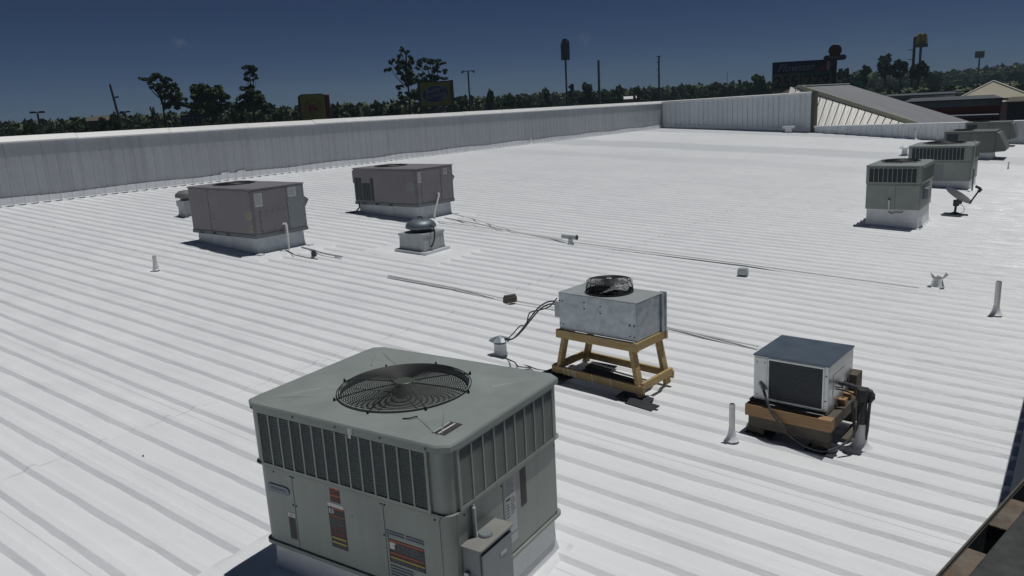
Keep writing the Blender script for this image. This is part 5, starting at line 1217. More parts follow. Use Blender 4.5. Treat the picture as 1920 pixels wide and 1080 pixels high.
# ---- signs
def face_frame(px, py, D, turn=0):
    "matrix for a board whose face looks to the viewer (local x right, z up, -y to the viewer), turned about its post"
    P = pixel_point(px, py, D); a = math.atan2(P.x, P.y); return P, -a + R(turn)
def sign_root(name, label, px, D, turn=0):
    P, a = face_frame(px, 190, D, turn); z = GZ + ground_h(P.x, P.y); t = thing(name, label, "sign", (P.x, P.y, z), math.degrees(a)); return t, z
def ground_h(x, y):
    r = math.hypot(x, y); az = math.degrees(math.atan2(x, y)); w = max(0, min(1, (az + 16) / 9)) * max(0, min(1, (60 - az) / 20))
    return float(np.interp(r, [0, 60, 140, 250, 400, 735], [0, 0, 0, 4.6, 7.0, 8])) * w
def px2m(D): return D / F_PX                # metres per source pixel at distance D (about)
def yellow_sign():
    D = 70; t, z = sign_root("yellow_pylon_sign", "tall yellow sign board with red side panel rising behind the left parapet", 586, D, 14); k = px2m(D); W = 46 * k / 2
    zt = zat(585, 176, D) - z; zb = zat(585, 262, D) - z
    P = [(x, z_) for x, z_ in [(p[0], p[1] + (zt + zb) / 2) for p in rrect(W, (zt - zb) / 2, .30, 4)]]
    b = B(); b.extr([(x, 0, z_) for x, z_ in P], (0, .5, 0)); cab = b.obj("cabinet", 'ink', t)
    P2 = [(x * .95, (z_ - (zt + zb) / 2) * .975 + (zt + zb) / 2) for x, z_ in P]
    b = B(); b.extr([(x, -.012, z_) for x, z_ in P2], (0, .010, 0)); b.obj("sign_face", 'signyellow', cab)
    b = B(); b.box(W + .003, .02, zb, W + .40, .70, zt - .08); b.obj("side_panel", 'signred', t, bev=.08)
    b = B(); b.box(-.25, .1, 0, .25, .4, zb + .05); b.obj("post", 'polegrey', t)
    # arched row of small dark and red letter strokes, too far to read
    cz = zt - 1.20
    for i in range(9):
        a = R(160 - 140 * i / 8); x, z_ = .74 * math.cos(a), cz + .78 * math.sin(a); b = B(); q = Matrix.Rotation(-(a - R(90)), 3, 'Y')
        def T(u, w): v = q @ Vector((u, 0, w)); return (x + v.x, -.02, z_ + v.z)
        b.bar(T(-.045, -.09), T(-.045, .09), .014, .055, up=(0, 1, 0))
        if i % 3 != 2: b.bar(T(-.045, .08), T(.05, .08 - .06 * (i % 2)), .014, .055, up=(0, 1, 0))
        if i % 2: b.bar(T(.05, -.09), T(.05, .05), .014, .055, up=(0, 1, 0))
        else: b.bar(T(-.04, -.02), T(.05, -.09), .012, .03, up=(0, 1, 0))
        b.obj("lettering", 'redprint' if i in (3, 4, 5) else 'ink', cab)
    b = B(); zc = zt - 1.15
    b.extr([(x, -.0125, zc + z_) for x, z_ in ((-.42, -.30), (-.40, .05), (-.22, .26), (.12, .30), (.16, .06), (.36, -.12), (.42, -.30), (.16, -.24), (-.08, -.10), (-.26, -.32))], (0, -.012, 0)); b.obj("red_emblem", 'redprint', cab)
    b = B(); b.bar((-.22, -.018, zc - .40), (.14, -.018, zc - 1.35), .010, .06, up=(0, 1, 0)).bar((-.05, -.018, zc - .35), (-.02, -.018, zc - .8), .010, .05, up=(0, 1, 0)); b.obj("emblem_stroke", 'labelgrey', cab)
yellow_sign()
def oval_sign():
    D = 82; t, z = sign_root("oval_script_sign", "square yellow sign with blue oval and slanted script, in front of the tall pine", 818, D, 16); k = px2m(D)
    W = 61 * k / 2; zt = zat(818, 152, D) - z; zb = zat(818, 200, D) - z; c = (zt + zb) / 2; h = (zt - zb) / 2
    b = B(); b.box(-W, 0, zb, W, .55, zt); cab = b.obj("cabinet", 'ink', t)
    b = B(); b.box(-W * .955, -.012, zb + .08, W * .955, -.002, zt - .08); b.obj("sign_face", 'signyellow', cab)
    b = B(); b.box(W + .003, .0, zb + .1, W + .22, .8, zt + .05); b.obj("side_panel", 'polegrey', t)
    def oval(a, e, y, m, nm):
        q = R(8); P = []
        for i in range(32):
            u = 2 * math.pi * i / 32; x, zz = a * math.cos(u), e * math.sin(u); P.append((x * math.cos(q) - zz * math.sin(q) - .05, y, c + x * math.sin(q) + zz * math.cos(q)))
        b = B(); b.extr(P, (0, -.012, 0)); b.obj(nm, m, cab)
    oval(W * .83, h * .66, -.0135, 'signgrey', "oval_rim"); oval(W * .79, h * .61, -.026, 'signblue', "oval")
    M_ = lambda x, zz, rr: Matrix.Translation((x, -.046, c + zz)) @ Matrix.Rotation(R(90), 4, 'X') @ Matrix.Rotation(R(rr), 4, 'Z')
    text_part("Buddy's", .62, 'signgrey', cab, M_(-.10, .40, 12), sx=1.05, shear=.2, ext=.004, bold=.012)
    text_part("Furniture", .60, 'signgrey', cab, M_(-.02, -.12, 12), sx=.95, shear=.2, ext=.004, bold=.012)
    b = B(); b.extr([(x, -.0385, c + zz) for x, zz in ((-.1, -.72), (.75, -.30), (.95, -.02), (1.20, -.05), (.98, -.22), (.98, -.42), (.5, -.5))], (0, -.01, 0)); b.obj("swoosh", 'signgrey', cab)
    b = B(); b.tube([(0, .27, 0), (0, .27, zb + .05)], .22, 12); b.obj("post", 'polegrey', t)
oval_sign()
def price_board():
    D = 92; t, z = sign_root("fuel_price_sign", "big dark fuel price board reading 255 and 279 behind the gabled building", 1505, D, 9); k = px2m(D)
    xL, xR = -50 * k, 50 * k; zt = zat(1503, 114, D) - z; zb = zat(1503, 168, D) - z; Hh = zt - zb
    b = B(); b.box(xL, 0, zb, xR, .6, zt); cab = b.obj("cabinet", 'ink', t)
    zs = zb + Hh * .60
    b = B(); b.box(xL + .05, -.012, zs, xR - .05, -.002, zt - .05); b.obj("header_panel", 'signnavy', cab)
    b = B(); b.box(xL + .05, -.012, zb + .05, -.32, -.002, zs - .04); b.obj("price_panel", 'signtan', cab)
    b = B(); b.box(-.24, -.012, zb + .05, xR - .05, -.002, zb + Hh * .42); b.obj("price_panel", 'signtan', cab)
    b = B(); b.box(-.24, -.012, zb + Hh * .425, xR - .05, -.002, zs - .04); b.obj("green_panel", 'signgreen', cab)
    T = lambda x, zz: Matrix.Translation((x, -.03, zz)) @ Matrix.Rotation(R(90), 4, 'X')
    text_part("255", 1.72, 'ink', cab, T(-1.75, zb + Hh * .27), bold=.03); text_part("279", 1.72, 'ink', cab, T(1.35, zb + Hh * .27), bold=.03)
    text_part("Flowstar", 1.05, 'signgrey', cab, T(-.85, zs + Hh * .17), shear=.35, ext=.004, bold=.01)
    b = B(); b.extr([(x, -.0125, zz) for x, zz in ((.9, zs + .05), (2.9, zt - .2), (3.0, zt - .6), (2.0, zs + .08))], (0, -.01, 0)); b.obj("red_swash", 'redprint', cab)
    b = B(); b.box(-2.2, .2, 0, -1.9, .5, zb).box(1.9, .2, 0, 2.2, .5, zb); b.obj("post", 'polegrey', t)
    # round sign on its own post
    D2 = 90; t, z = sign_root("round_pill_sign", "round maroon sign above a pill-shaped sign on a dark post", 1562, D2, 4); k = px2m(D2)
    zc = zat(1561, 95, D2) - z; Rr = 10.3 * k
    b = B(); b.lathe([(0, -.2), (Rr * .94, -.2), (Rr, -.16), (Rr, .16), (Rr * .94, .2), (0, .2)], (0, 0, zc), 32, axis=(0, 1, 0)); b.obj("round_sign", 'signbrown', t)
    b = B(); b.lathe([(Rr * .70, -.214), (Rr * .80, -.214), (Rr * .80, -.202), (Rr * .70, -.202)], (0, 0, zc), 32, axis=(0, 1, 0)); b.obj("ring_mark", 'redprint', t)
    text_part("T", .75, 'redprint', t, Matrix.Translation((0, -.222, zc)) @ Matrix.Rotation(R(90), 4, 'X'), ext=.006)
    zp = zat(1561, 108.5, D2) - z; b = B(); b.extr([(x, -.25, zp + q) for x, q in rrect(17.5 * k, 4.3 * k, 4.0 * k, 5)], (0, .5, 0)); b.obj("pill_sign", 'signbrown', t)
    text_part("TEXACO", .42, 'signgrey', t, Matrix.Translation((.2, -.262, zp)) @ Matrix.Rotation(R(90), 4, 'X'), ext=.004, sx=1.0)
    b = B(); b.box(-.22, -.2, 0, .22, .2, zp - 4.3 * k).box(-.06, -.06, zp, .06, .06, zc - Rr); b.obj("post", 'darkgrey', t)
    b = B(); b.box(-.75, -.1, zat(1561, 131, D2) - z, -.45, .1, zat(1561, 114, D2) - z); b.obj("light_strip", 'signgrey', t)
price_board()
def arches_sign():
    D = 210; t, z = sign_root("golden_arches_sign", "golden M arches sign on a tall pole beside the utility pole, far right", 1720, D, 28); k = px2m(D)
    zt = zat(1721, 64, D) - z; zb = zat(1721, 89, D) - z; h = zt - zb
    for cx_ in (-.24, .24):                # each arch: tall narrow horseshoe
        W = 14.5 * k; path = []
        for i in range(15):
            a = math.pi * i / 14; path.append((cx_ * W + .24 * W * math.cos(a), 0, zb + .25 * h + (h * .70) * math.sin(a) ** .55))
        b = B()
        for i in range(14): b.bar(path[i], path[i + 1], .50, .80, up=(0, 1, 0))
        b.obj("arch", 'signgold', t)
    b = B(); b.box(-8.7 * k, -.7, zb, 8.7 * k, .7, zb + .25 * h); b.obj("base_cabinet", 'signbrown', t)
    b = B(); b.box(-5.6 * k, .22, zb + .25 * h, 5.6 * k, .30, zb + .55 * h); b.obj("backing", 'signgold', t)
    b = B(); b.tube([(0, 0, 0), (0, 0, zb)], .28, 12); b.obj("pole", 'darkgrey', t)
arches_sign()
def tall_signs():
    D = 150; t, z = sign_root("tall_dark_pylon_sign", "tall narrow dark pylon sign with rounded top on a single pole", 1063, D, 20); k = px2m(D)
    zt = zat(1063, 72.5, D) - z; zb = zat(1063, 112.5, D) - z; W = 7.2 * k
    P = [(-W, zb), (W, zb), (W, zt - .5), (W * .7, zt - .25), (W * .1, zt), (-W * .45, zt), (-W, zt - .95)]
    b = B(); b.extr([(x, -.35, q) for x, q in P], (0, .7, 0)); b.obj("cabinet", 'signnavy', t)
    b = B(); b.box(W * .15, -.37, zt - .62, W * .8, -.352, zt - .38); b.obj("bright_panel", 'signgrey', t)
    for i in range(4):
        b = B(); b.box(-W * .6, -.37, zb + .5 + i * .55, W * .5, -.352, zb + .72 + i * .55); b.obj("lettering_bar", 'signbrown', t)
    b = B(); b.tube([(0, 0, 0), (0, 0, zb)], .17, 10); b.obj("pole", 'darkgrey', t)
    D = 260; t, z = sign_root("distant_square_sign", "small grey square sign on a pole at far right above the ridge", 1830, D, -10); k = px2m(D)
    zt = zat(1830, 96, D) - z; zb = zat(1830, 109, D) - z
    b = B(); b.box(-6.4 * k, -.4, zb, 6.4 * k, .4, zt); b.obj("cabinet", 'fascia', t, bev=.1)
    for i in range(3):
        b = B(); b.box(-6.0 * k, -.43, zb + (zt - zb) * (.12 + .3 * i), 6.0 * k, -.402, zb + (zt - zb) * (.28 + .3 * i)); b.obj("panel", 'polegrey', t)
    b = B(); b.tube([(0, 0, 0), (0, 0, zb)], .2, 10); b.obj("pole", 'darkgrey', t)
    D = 64; t, z = sign_root("low_price_sign", "dim pale price numerals 2551 just above the left parapet", 355, D, 6); k = px2m(D)
    zt = zat(355, 215, D) - z; zb = zat(355, 246, D) - z
    b = B(); b.box(-17 * k, 0, zb, 15 * k, .3, zt); b.obj("cabinet", 'ink', t)
    text_part("2551", .95, 'inkgrey', t, Matrix.Translation((-.03, -.012, (zat(355, 229, D) - z))) @ Matrix.Rotation(R(90), 4, 'X'), ext=.006, sx=.62)
    b = B(); b.box(-15 * k, -.012, zt - .32, 13 * k, -.002, zt - .06); b.obj("header_panel", 'signnavy', t)
    b = B(); b.tube([(0, .15, 0), (0, .15, zb)], .12, 8); b.obj("post", 'polegrey', t)
    D = 120; t, z = sign_root("green_bracket_sign", "small bright green sign bracket behind the gabled roof", 1608, D, 0); k = px2m(D)
    b = B(); z1 = zat(1608, 157, D) - z; b.box(-5.5 * k, -.1, z1, 6 * k, .1, z1 + 4 * k).box(3.2 * k, -.1, z1 - 6 * k, 6 * k, .1, z1 - .003); b.obj("board", 'brightgreen', t)
    b = B(); b.box(4.2 * k, -.06, 0, 4.9 * k, .06, z1 - 6 * k - .003); b.obj("post", 'polegrey', t)
tall_signs()

# ---- poles
def pole(name, label, cat, px, pyt, D, r0, mt, arms=(), lean=0, stubs=()):
    P = pixel_point(px, 190, D); z = GZ + ground_h(P.x, P.y); h = zat(px, pyt, D) - z; a = math.atan2(P.x, P.y)
    t = thing(name, label, cat, (P.x, P.y, z), -math.degrees(a)); L = Vector((lean * h, 0, h))
    b = B(); b.tube([(0, 0, 0), L * .5, L], [r0 * 1.15, r0, r0 * .8], 8); b.obj("pole", mt, t, smooth=True)
    for (f, w, hh) in arms:
        q = L * f; b = B(); b.bar(q + Vector((-w, -r0 - .06, 0)), q + Vector((w, -r0 - .06, 0)), .12, hh); b.obj("crossarm", mt, t)
        for s_ in (-1, 1):
            b = B(); b.lathe([(0, .3), (.06, .28), (.06, .1), (.03, 0)], tuple(q + Vector((s_ * w * .9, -r0 - .06, hh / 2))), 8); b.obj("insulator", mt, t)
    for (f, w, s_) in stubs:
        q = L * f; b = B(); b.bar(q, q + Vector((w * s_, 0, .05)), .10, .12); b.obj("bracket", mt, t)
    return t, L
pole("utility_pole", "leaning utility pole with three side brackets above the left trees", "utility pole", 241, 157, 75, .11, 'polewood', lean=-.10, stubs=((.70, .45, 1), (.80, .45, 1), (.91, .4, 1)))
pole("utility_pole", "plain grey pole with thicker upper half above the middle treeline", "utility pole", 1124, 113, 130, .22, 'polegrey')
pole("utility_pole", "thin utility pole standing alone right of the tall pylon sign", "utility pole", 1236, 105, 140, .17, 'polewood', stubs=((.93, .35, -1), (.85, .35, -1), (.78, .3, -1), (.995, .4, -1), (.995, .4, 1)))
pole("utility_pole", "tall utility pole with left-hand arms beside the golden arches sign", "utility pole", 1708, 70, 180, .30, 'polewood', stubs=((.85, 1.1, -1), (.74, 1.1, -1), (.64, 1.1, -1), (.995, .5, 1)))
pole("antenna_mast", "thin distant mast above the treeline left of the price board", "mast", 1363, 136, 300, .10, 'polegrey', stubs=((.97, .5, 1),))
def light_pole(label, px, pyt, D, w, kind):
    t, L = pole("parking_lot_light", label, "light pole", px, pyt, D, .10, 'polegrey')
    b = B(); b.bar(L + Vector((-w, 0, .05)), L + Vector((w, 0, .05)), .08, .08); b.obj("light_arm", 'polegrey', t)
    for s_ in (-1, 1):
        b = B()
        if kind: b.box(L.x + s_ * w - .22, -.2, L.z - .02, L.x + s_ * w + .22, .2, L.z + .14)
        else: b.tube([L + Vector((s_ * w, 0, .1)), L + Vector((s_ * (w + .1), 0, -.12))], .10, 8)
        b.obj("lamp_head", 'darkgrey', t)
light_pole("double-headed parking lot light right of the blue oval sign", 881, 134, 85, .52, 0)
light_pole("flat-headed parking lot light at far left above the scrub", 66, 212, 80, .35, 1)
light_pole("small flat-headed light just left of the leaning utility pole", 231, 211, 95, .30, 1)

def parked_car():
    P = pixel_point(1655, 160, 255); z = GZ + ground_h(P.x, P.y); t = thing("parked_car", "distant white car on the grass rise behind the gabled building", "car", (P.x, P.y, z), 20)
    z0 = zat(1655, 164, 255) - z
    z0 = 0
    b = B(); b.extr([(-2.2, -.9, .35), (2.2, -.9, .35), (2.25, -.9, .8), (1.3, -.9, .95), (.7, -.9, 1.42), (-.9, -.9, 1.42), (-1.6, -.9, .98), (-2.2, -.9, .9)], (0, 1.8, 0)); b.obj("body", 'carwhite', t, bev=.05)
    b = B(); b.box(-.85, -.91, 1.0, .6, -.905, 1.33); b.obj("window", 'glass', t)
    for u in (-1.35, 1.35):
        b = B(); b.lathe([(0, -.1), (.33, -.1), (.33, .1), (0, .1)], (u, -.85, .33), 14, axis=(0, 1, 0)); b.obj("wheel", 'ink', t)
parked_car()

# ---- trees
def quads_mesh(name, P, s, nrm_jit, mt, up=.35):
    n = len(P); a = rng.normal(size=(n, 3)); a[:, 2] += up; a /= np.linalg.norm(a, axis=1)[:, None]
    t = rng.normal(size=(n, 3)); u = np.cross(a, t); u /= np.linalg.norm(u, axis=1)[:, None]; w = np.cross(a, u)
    s = np.asarray(s)[:, None]; u = u * s; w = w * s * rng.uniform(.45, .9, (n, 1))
    co = np.stack([P - u, P - w * .8, P + u, P + w], 1).reshape(-1, 3).astype(np.float32)
    me = bpy.data.meshes.new(name); me.vertices.add(n * 4); me.vertices.foreach_set('co', co.reshape(-1))
    me.loops.add(n * 4); me.loops.foreach_set('vertex_index', np.arange(n * 4, dtype=np.int32)); me.polygons.add(n)
    me.polygons.foreach_set('loop_start', (np.arange(n) * 4).astype(np.int32)); me.polygons.foreach_set('loop_total', np.full(n, 4, np.int32)); me.update(calc_edges=True); me.materials.append(MT[mt]); return me
def clump_points(c, r, n):
    v = rng.normal(size=(n, 3)); v /= np.linalg.norm(v, axis=1)[:, None]; q = rng.uniform(.1, 1.35, (n, 1)) ** .8
    return np.asarray(c) + v * q * np.asarray(r)
def make_tree(name, label, mt, clumps, leaf, trunk_h, trunk_r, dens=1.0, limbs=True, lean=(0, 0), sub=12, fork=None):
    """clumps: (x, y, z, rx, rz) in metres above ground"""
    t = thing(name, label, "tree"); P, Sz = [], []
    for (x, y, z, rx, rzz) in clumps:
        m = max(4, int(sub * (rx * rx * rzz) ** .33))
        for i in range(m):
            v = rng.normal(size=3); v /= np.linalg.norm(v); q = rng.uniform(.05, 1.25) ** .6
            c = (x + v[0] * rx * q, y + v[1] * rx * q, z + v[2] * rzz * q); rr = rng.uniform(.26, .52) * min(rx, rzz * 1.4)
            n = int(dens * 60 * (rr / leaf) ** 1.3) + 16; P.append(clump_points(c, (rr, rr, rr * .62), n)); Sz.append(rng.uniform(.5, 1.15, n) * leaf)
    P = np.concatenate(P); Sz = np.concatenate(Sz)
    b = B(); top = Vector((lean[0], lean[1], trunk_h)); tr = [Vector((0, 0, -.3)), Vector((lean[0] * .2, lean[1] * .2, trunk_h * .35)), Vector((lean[0] * .6, lean[1] * .6, trunk_h * .7)), top]
    b.tube(smooth_path(tr, 3), [trunk_r * (1.25 - 1.0 * i / 9) for i in range(10)], 7)
    tk = b.obj("trunk", 'bark', t, smooth=True)
    if limbs:
        for (x, y, z, rx, rzz) in clumps[:9]:
            zz = min(z * .85, trunk_h * .92) - rx * .25; f = max(.2, zz / trunk_h); a = Vector((lean[0] * f, lean[1] * f, zz)); b = B(); e = Vector((x, y, z)); m_ = (a + e) / 2 + Vector((0, 0, -.15 * (e - a).length + .1))
            b.tube(smooth_path([a, m_, e], 3), [trunk_r * (.42 - .05 * i) for i in range(7)], 5); b.obj("limb", 'bark', tk, smooth=True)
    link("crown", quads_mesh("crown", P, Sz, 0, mt), t)
    return t
def place(t, px, pyb, D, h_ref, top_py, wid=None, rot=None, label=None, proto=None):
    pass
def rclumps(n, hx, z0, z1, r, seed, shape='round'):
    rd = random.Random(seed); out = []
    for i in range(n):
        f = rd.random(); z = z0 + (z1 - z0) * f
        w = {'round': math.sqrt(max(.05, 1 - (2 * f - .85) ** 2 * .9)), 'cone': 1.05 - .8 * f, 'flat': .5 + .5 * f}[shape] * hx
        a = rd.uniform(0, 6.283); q = rd.uniform(.1, 1) ** .5; rr = r * rd.uniform(.7, 1.25)
        out.append((w * q * math.cos(a), w * q * math.sin(a), z, rr, rr * rd.uniform(.6, .85)))
    return out
# prototypes are about 10 m tall and 7 m wide, standing on z = 0; each is itself placed first
PRO = {}
PRO['oak'] = lambda l: make_tree("oak_tree", l, 'leafB', rclumps(15, 2.6, 3.2, 8.9, 1.25, 3), .26, 7.5, .26)
PRO['elm'] = lambda l: make_tree("broadleaf_tree", l, 'leafB', rclumps(17, 2.7, 2.4, 8.8, 1.15, 8), .24, 7.5, .22)
PRO['bushy'] = lambda l: make_tree("broadleaf_tree", l, 'leafC', rclumps(18, 3.1, 1.6, 8.7, 1.35, 21), .27, 6.5, .25)
PRO['pine'] = lambda l: make_tree("pine_tree", l, 'leafA', rclumps(6, 1.5, 4.2, 7.0, .75, 5, 'flat') + rclumps(7, 1.7, 7.3, 9.4, .85, 6, 'round'), .20, 9.2, .17)
PRO['slim'] = lambda l: make_tree("pine_tree", l, 'leafA', rclumps(5, 1.9, 2.0, 4.4, .9, 15) + rclumps(6, .95, 7.4, 9.5, .6, 16), .19, 9.3, .12)
PRO['scrub'] = lambda l: make_tree("scrub_tree", l, 'leafC', rclumps(14, 3.6, 1.0, 7.2, 1.5, 33), .28, 4.5, .2)
first = {}
TABLE = {}
def tree(kind, px, top, width, D, label, rot=None, group=None):
    P = pixel_point(px, 190, D); z = GZ + ground_h(P.x, P.y); h = zat(px, top, D) - z; sw = width * px2m(D) / {'oak': 7.2, 'elm': 7.2, 'bushy': 8.2, 'pine': 4.9, 'slim': 3.9, 'scrub': 9.5}[kind]; sh = h / {'oak': 10.1, 'elm': 10.0, 'bushy': 10.1, 'pine': 10.1, 'slim': 10.1, 'scrub': 8.7}[kind]
    a = random.uniform(0, 360) if rot is None else rot
    if kind not in first:
        t = PRO[kind](label); first[kind] = t; TABLE[t] = None
        t.location = (P.x, P.y, z); t.rotation_euler = (0, 0, R(a)); t.scale = (sw, sw, sh)
        if group: t['group'] = group
        sub = {}
        for o in COL.objects:
            if o.parent: sub.setdefault(o.parent, []).append(o)
        TABLE[t] = sub
        return t
    src = first[kind]; sub = TABLE[src]
    def rec(s_, par):
        c = s_.copy(); COL.objects.link(c); c.parent = par
        for ch in sub.get(s_, []): rec(ch, c)
        return c
    r = rec(src, None); r.location = (P.x, P.y, z); r.rotation_euler = (0, 0, R(a)); r.scale = (sw, sw, sh); r['label'] = label
    if 'group' in r: del r['group']
    if group: r['group'] = group
    return r

# individually shaped trees: clumps given as (px, py, radius px) and read at distance D
def shaped_tree(name, label, mt, D, base_px, trunk_top, spots, leaf=.15, trunk_r=.16, dens=1.0, sub=13):
    P0 = pixel_point(base_px, 190, D); z0 = GZ + ground_h(P0.x, P0.y); k = px2m(D); a = math.atan2(P0.x, P0.y)
    right = Vector((math.cos(a), -math.sin(a), 0)); cl = []; rd = random.Random(int(base_px))
    for (px, py, r_) in spots:
        q = pixel_point(px, py, D); dx = (q - P0).dot(right); cl.append((dx, rd.uniform(-1.1, 1.1), q.z - z0, r_ * k, r_ * k * .72))
    q = pixel_point(*trunk_top, D); lean = ((q - P0).dot(right), 0)
    t = make_tree(name, label, mt, cl, leaf, q.z - z0, trunk_r, dens, True, lean, sub); t.location = (P0.x, P0.y, z0); t.rotation_euler = (0, 0, -a); return t
shaped_tree("pine_tree", "leaning pine with crown swept left, left of the round broadleaf tree", 'leafA', 88, 303, (300, 160),
    [(270, 148, 8), (281, 147, 8), (293, 146, 9), (291, 157, 9), (300, 164, 10), (308, 152, 6), (316, 160, 10), (326, 164, 9), (308, 175, 10), (322, 178, 11), (335, 180, 11), (340, 188, 9), (330, 192, 12), (314, 196, 8), (318, 150, 4), (330, 168, 7), (345, 196, 8)], trunk_r=.18)
shaped_tree("broadleaf_tree", "big round broadleaf tree right of the leaning pine", 'leafB', 90, 394, (392, 170),
    [(372, 170, 13), (388, 167, 12), (405, 170, 13), (415, 182, 12), (395, 183, 18), (374, 188, 15), (410, 200, 15), (385, 205, 18), (366, 204, 11), (422, 198, 9), (364, 168, 6)], leaf=.18, dens=1.1, trunk_r=.3)
shaped_tree("pine_tree", "slender pine with small tuft on top, right of the round broadleaf tree", 'leafA', 86, 474, (466, 128),
    [(458, 127, 6), (468, 126, 7), (477, 128, 6), (463, 137, 6), (474, 139, 6), (461, 147, 5), (470, 150, 5), (480, 148, 3), (478, 133, 5), (466, 172, 11), (478, 176, 13), (455, 184, 11), (490, 188, 12), (470, 192, 18), (450, 200, 12), (498, 202, 12), (472, 165, 7)], trunk_r=.10)
shaped_tree("pine_tree", "tallest pine with ragged open crown, left of the blue oval sign", 'leafA', 98, 768, (760, 96),
    [(752, 94, 6), (762, 99, 6), (768, 108, 7), (750, 105, 6), (758, 113, 8), (742, 116, 7), (732, 115, 5), (746, 126, 8), (733, 130, 6), (723, 131, 4), (762, 126, 9), (773, 118, 5), (752, 136, 7), (768, 138, 9), (756, 146, 7), (776, 150, 9), (770, 159, 8), (750, 166, 7), (747, 175, 6), (778, 172, 9), (766, 178, 9), (788, 168, 7), (760, 186, 10), (783, 184, 12)], trunk_r=.20)
shaped_tree("pine_tree", "two-stemmed flat-topped pine behind the blue oval sign", 'leafA', 102, 806, (812, 118),
    [(784, 118, 6), (795, 113, 7), (806, 116, 8), (817, 115, 9), (826, 119, 7), (800, 124, 6), (816, 125, 7), (787, 128, 6), (790, 140, 5), (818, 134, 7), (831, 134, 6), (808, 148, 8), (820, 146, 9), (832, 148, 6), (796, 150, 8), (786, 148, 7), (836, 133, 3)], trunk_r=.17)
shaped_tree("pine_tree", "round-topped pine on the right side nearest the golden arches pole", 'leafA', 165, 1722, (1722, 122),
    [(1716, 124, 6), (1727, 120, 6), (1722, 130, 8), (1734, 130, 6), (1712, 132, 6), (1730, 138, 9), (1716, 142, 9)], leaf=.26, trunk_r=.2)
shaped_tree("pine_tree", "tall pine with stacked clumps right of the round maroon sign", 'leafA', 170, 1661, (1660, 110),
    [(1655, 110, 6), (1664, 107, 6), (1660, 117, 7), (1668, 114, 5), (1655, 126, 7), (1666, 128, 7), (1660, 136, 9)], leaf=.26, trunk_r=.2)
shaped_tree("pine_tree", "wide flat-topped pine with gap under its crown, left of the tall utility pole", 'leafA', 172, 1690, (1688, 118),
    [(1685, 118, 7), (1693, 117, 6), (1697, 124, 6), (1680, 124, 6), (1688, 128, 6), (1676, 132, 6), (1698, 132, 5), (1684, 138, 8)], leaf=.26, trunk_r=.2)

NAMED = [
 ('scrub', 10, 228, 42, 78, "low scrub tree at the far left edge"), ('scrub', 38, 219, 44, 84, "scrub tree under the far left parking light"),
 ('bushy', 118, 215, 46, 84, "rounded olive tree left of the brown-roofed house"), ('elm', 146, 211, 44, 86, "dense tree just left of the brown-roofed house"),
 ('pine', 184, 209, 24, 82, "small dark pine in front of the brown-roofed house"), ('oak', 214, 204, 30, 84, "small round tree left of the leaning utility pole"),
 ('bushy', 262, 212, 34, 86, "low olive tree right of the leaning utility pole"), ('slim', 282, 197, 16, 84, "small tufted pine left of the leaning pine"),
 ('elm', 436, 190, 34, 92, "tree filling the gap left of the slender pine"), ('oak', 520, 196, 40, 94, "tree between slender pine and yellow sign"),
 ('bushy', 546, 194, 34, 90, "olive tree just left of the yellow sign"), ('elm', 630, 182, 34, 92, "tree just right of the yellow sign"),
 ('oak', 662, 190, 40, 96, "second tree right of the yellow sign"), ('elm', 706, 179, 34, 100, "peaked tree left of the tallest pine"),
 ('bushy', 734, 184, 34, 98, "olive tree at the foot of the tallest pine"), ('oak', 870, 174, 40, 112, "tree under the double-headed light"),
 ('elm', 922, 159, 36, 125, "domed tree right of the double-headed light"), ('oak', 950, 172, 34, 128, "tree right of the domed tree"),
 ('bushy', 983, 172, 30, 140, "low olive tree left of the tall pylon sign"), ('elm', 1022, 157, 36, 145, "dense tree just left of the tall pylon sign"),
 ('slim', 1072, 155, 22, 142, "thin-topped tree at the foot of the tall pylon sign"), ('oak', 1104, 150, 38, 150, "large tree left of the plain grey pole"),
 ('bushy', 1134, 163, 28, 155, "small tree right of the plain grey pole"), ('elm', 1160, 152, 32, 152, "domed tree above the left sunlit store"),
 ('oak', 1199, 158, 34, 160, "round tree above the right sunlit store"), ('bushy', 1232, 163, 30, 165, "low tree at the foot of the thin utility pole"),
 ('slim', 1262, 160, 16, 170, "small tuft right of the thin utility pole"), ('elm', 1292, 152, 36, 175, "tree left of the distant mast"),
 ('oak', 1336, 151, 40, 180, "wide tree below the distant mast"), ('bushy', 1362, 154, 26, 182, "tree directly at the distant mast"),
 ('slim', 1386, 148, 16, 185, "thin tuft between mast and price board"), ('oak', 1425, 135, 42, 170, "large round tree just left of the price board"),
 ('elm', 1402, 146, 26, 176, "smaller tree left of the large round tree by the price board"),
 ('pine', 1580, 121, 22, 165, "pine just right of the round maroon sign"), ('oak', 1618, 119, 34, 175, "large tree above the green bracket sign"),
 ('bushy', 1600, 132, 26, 180, "olive tree between maroon sign post and green sign"), ('bushy', 1745, 129, 24, 240, "tree right of the golden arches sign"),
]
for (kd, px, top, w, D, lb) in NAMED: tree(kd, px, top, w * 1.12, D, lb)
rd = random.Random(4)
kinds = ['oak', 'elm', 'bushy', 'scrub']
def row(x0, x1, step, topf, D0, D1, w, label, group):
    x = x0
    while x < x1:
        D = rd.uniform(D0, D1); tree(rd.choice(kinds), x, topf(x) + rd.uniform(-2.5, 3.5), w * rd.uniform(.85, 1.3), D, label, group=group); x += step * rd.uniform(.7, 1.2)
hor = lambda x: 246 - .0533 * x
row(-40, 560, 22, lambda x: hor(x) - 19, 100, 125, 44, "tree in the left background woods", "trees in the left background woods")
row(560, 1000, 22, lambda x: hor(x) - 20, 118, 150, 42, "tree in the middle background woods", "trees in the middle background woods")
row(1000, 1470, 20, lambda x: hor(x) - 19, 190, 235, 36, "tree in the right background woods", "trees in the right background woods")
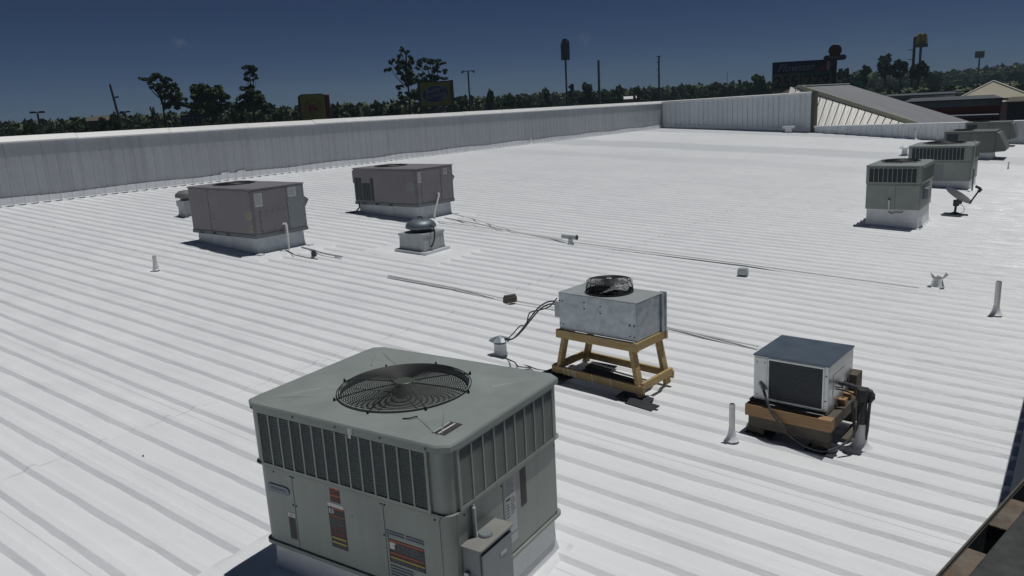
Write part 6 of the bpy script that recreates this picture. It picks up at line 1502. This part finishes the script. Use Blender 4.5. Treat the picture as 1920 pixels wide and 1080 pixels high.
row(1560, 1760, 15, lambda x: hor(x) - 16, 235, 300, 32, "tree behind the right-hand grass rise", "trees behind the right-hand grass rise")
row(1740, 2010, 11, lambda x: 137 - max(0, x - 1830) * .22 if x < 1920 else 117, 330, 400, 34, "tree on the far right ridge", "trees on the far right ridge")
def woods(name, label, x0, x1, D, topf, n, leaf, mt='leafC'):
    P = []
    for i in range(n):
        px = rng.uniform(x0, x1); Dd = D * rng.uniform(1.0, 1.12); q = pixel_point(px, topf(px) + rng.uniform(-1.5, 3) + 2.2 * math.sin(px * .21) + 1.6 * math.sin(px * .53), Dd); zg = GZ + ground_h(q.x, q.y)
        f = rng.uniform(0, 1) ** .7; P.append((q.x, q.y, zg + (q.z - zg) * f))
    P = np.array(P); me = quads_mesh(name, P, rng.uniform(.6, 1.3, len(P)) * leaf, 0, mt); o = link(name, me); o['kind'] = 'stuff'; o['label'] = label; o['category'] = "woodland"
woods("woodland", "dark background woodland behind the left trees", -120, 900, 132, lambda x: hor(x) - 14, 26000, .6)
woods("woodland", "dark background woodland behind the middle trees", 860, 1500, 240, lambda x: hor(x) - 14, 20000, .95)
woods("woodland", "far woodland covering the right ridge", 1480, 2080, 410, lambda x: (138 if x < 1760 else 139 - (x - 1760) * .10), 14000, 1.5)
woods("scrub_growth", "low dark scrub along the foot of the right-hand rise", 1540, 2000, 150, lambda x: hor(x) + 12 + max(0, x - 1800) * .02, 9000, .5)

def haze():
    b = B(); b.box(-760, -760, GZ - 1, 760, 760, 34); o = b.obj("haze", 'glass'); o.data.materials.clear()
    m = bpy.data.materials.new("haze"); m.use_nodes = True; N = m.node_tree.nodes; N.clear(); v = N.new("ShaderNodeVolumePrincipled"); v.inputs['Color'].default_value = (.62, .86, 1, 1); v.inputs['Density'].default_value = .00033; v.inputs['Anisotropy'].default_value = 0.0
    q = N.new("ShaderNodeOutputMaterial"); m.node_tree.links.new(v.outputs[0], q.inputs['Volume']); o.data.materials.append(m); o['kind'] = 'stuff'; o['label'] = "thin bluish summer haze lying over the whole scene"
haze()
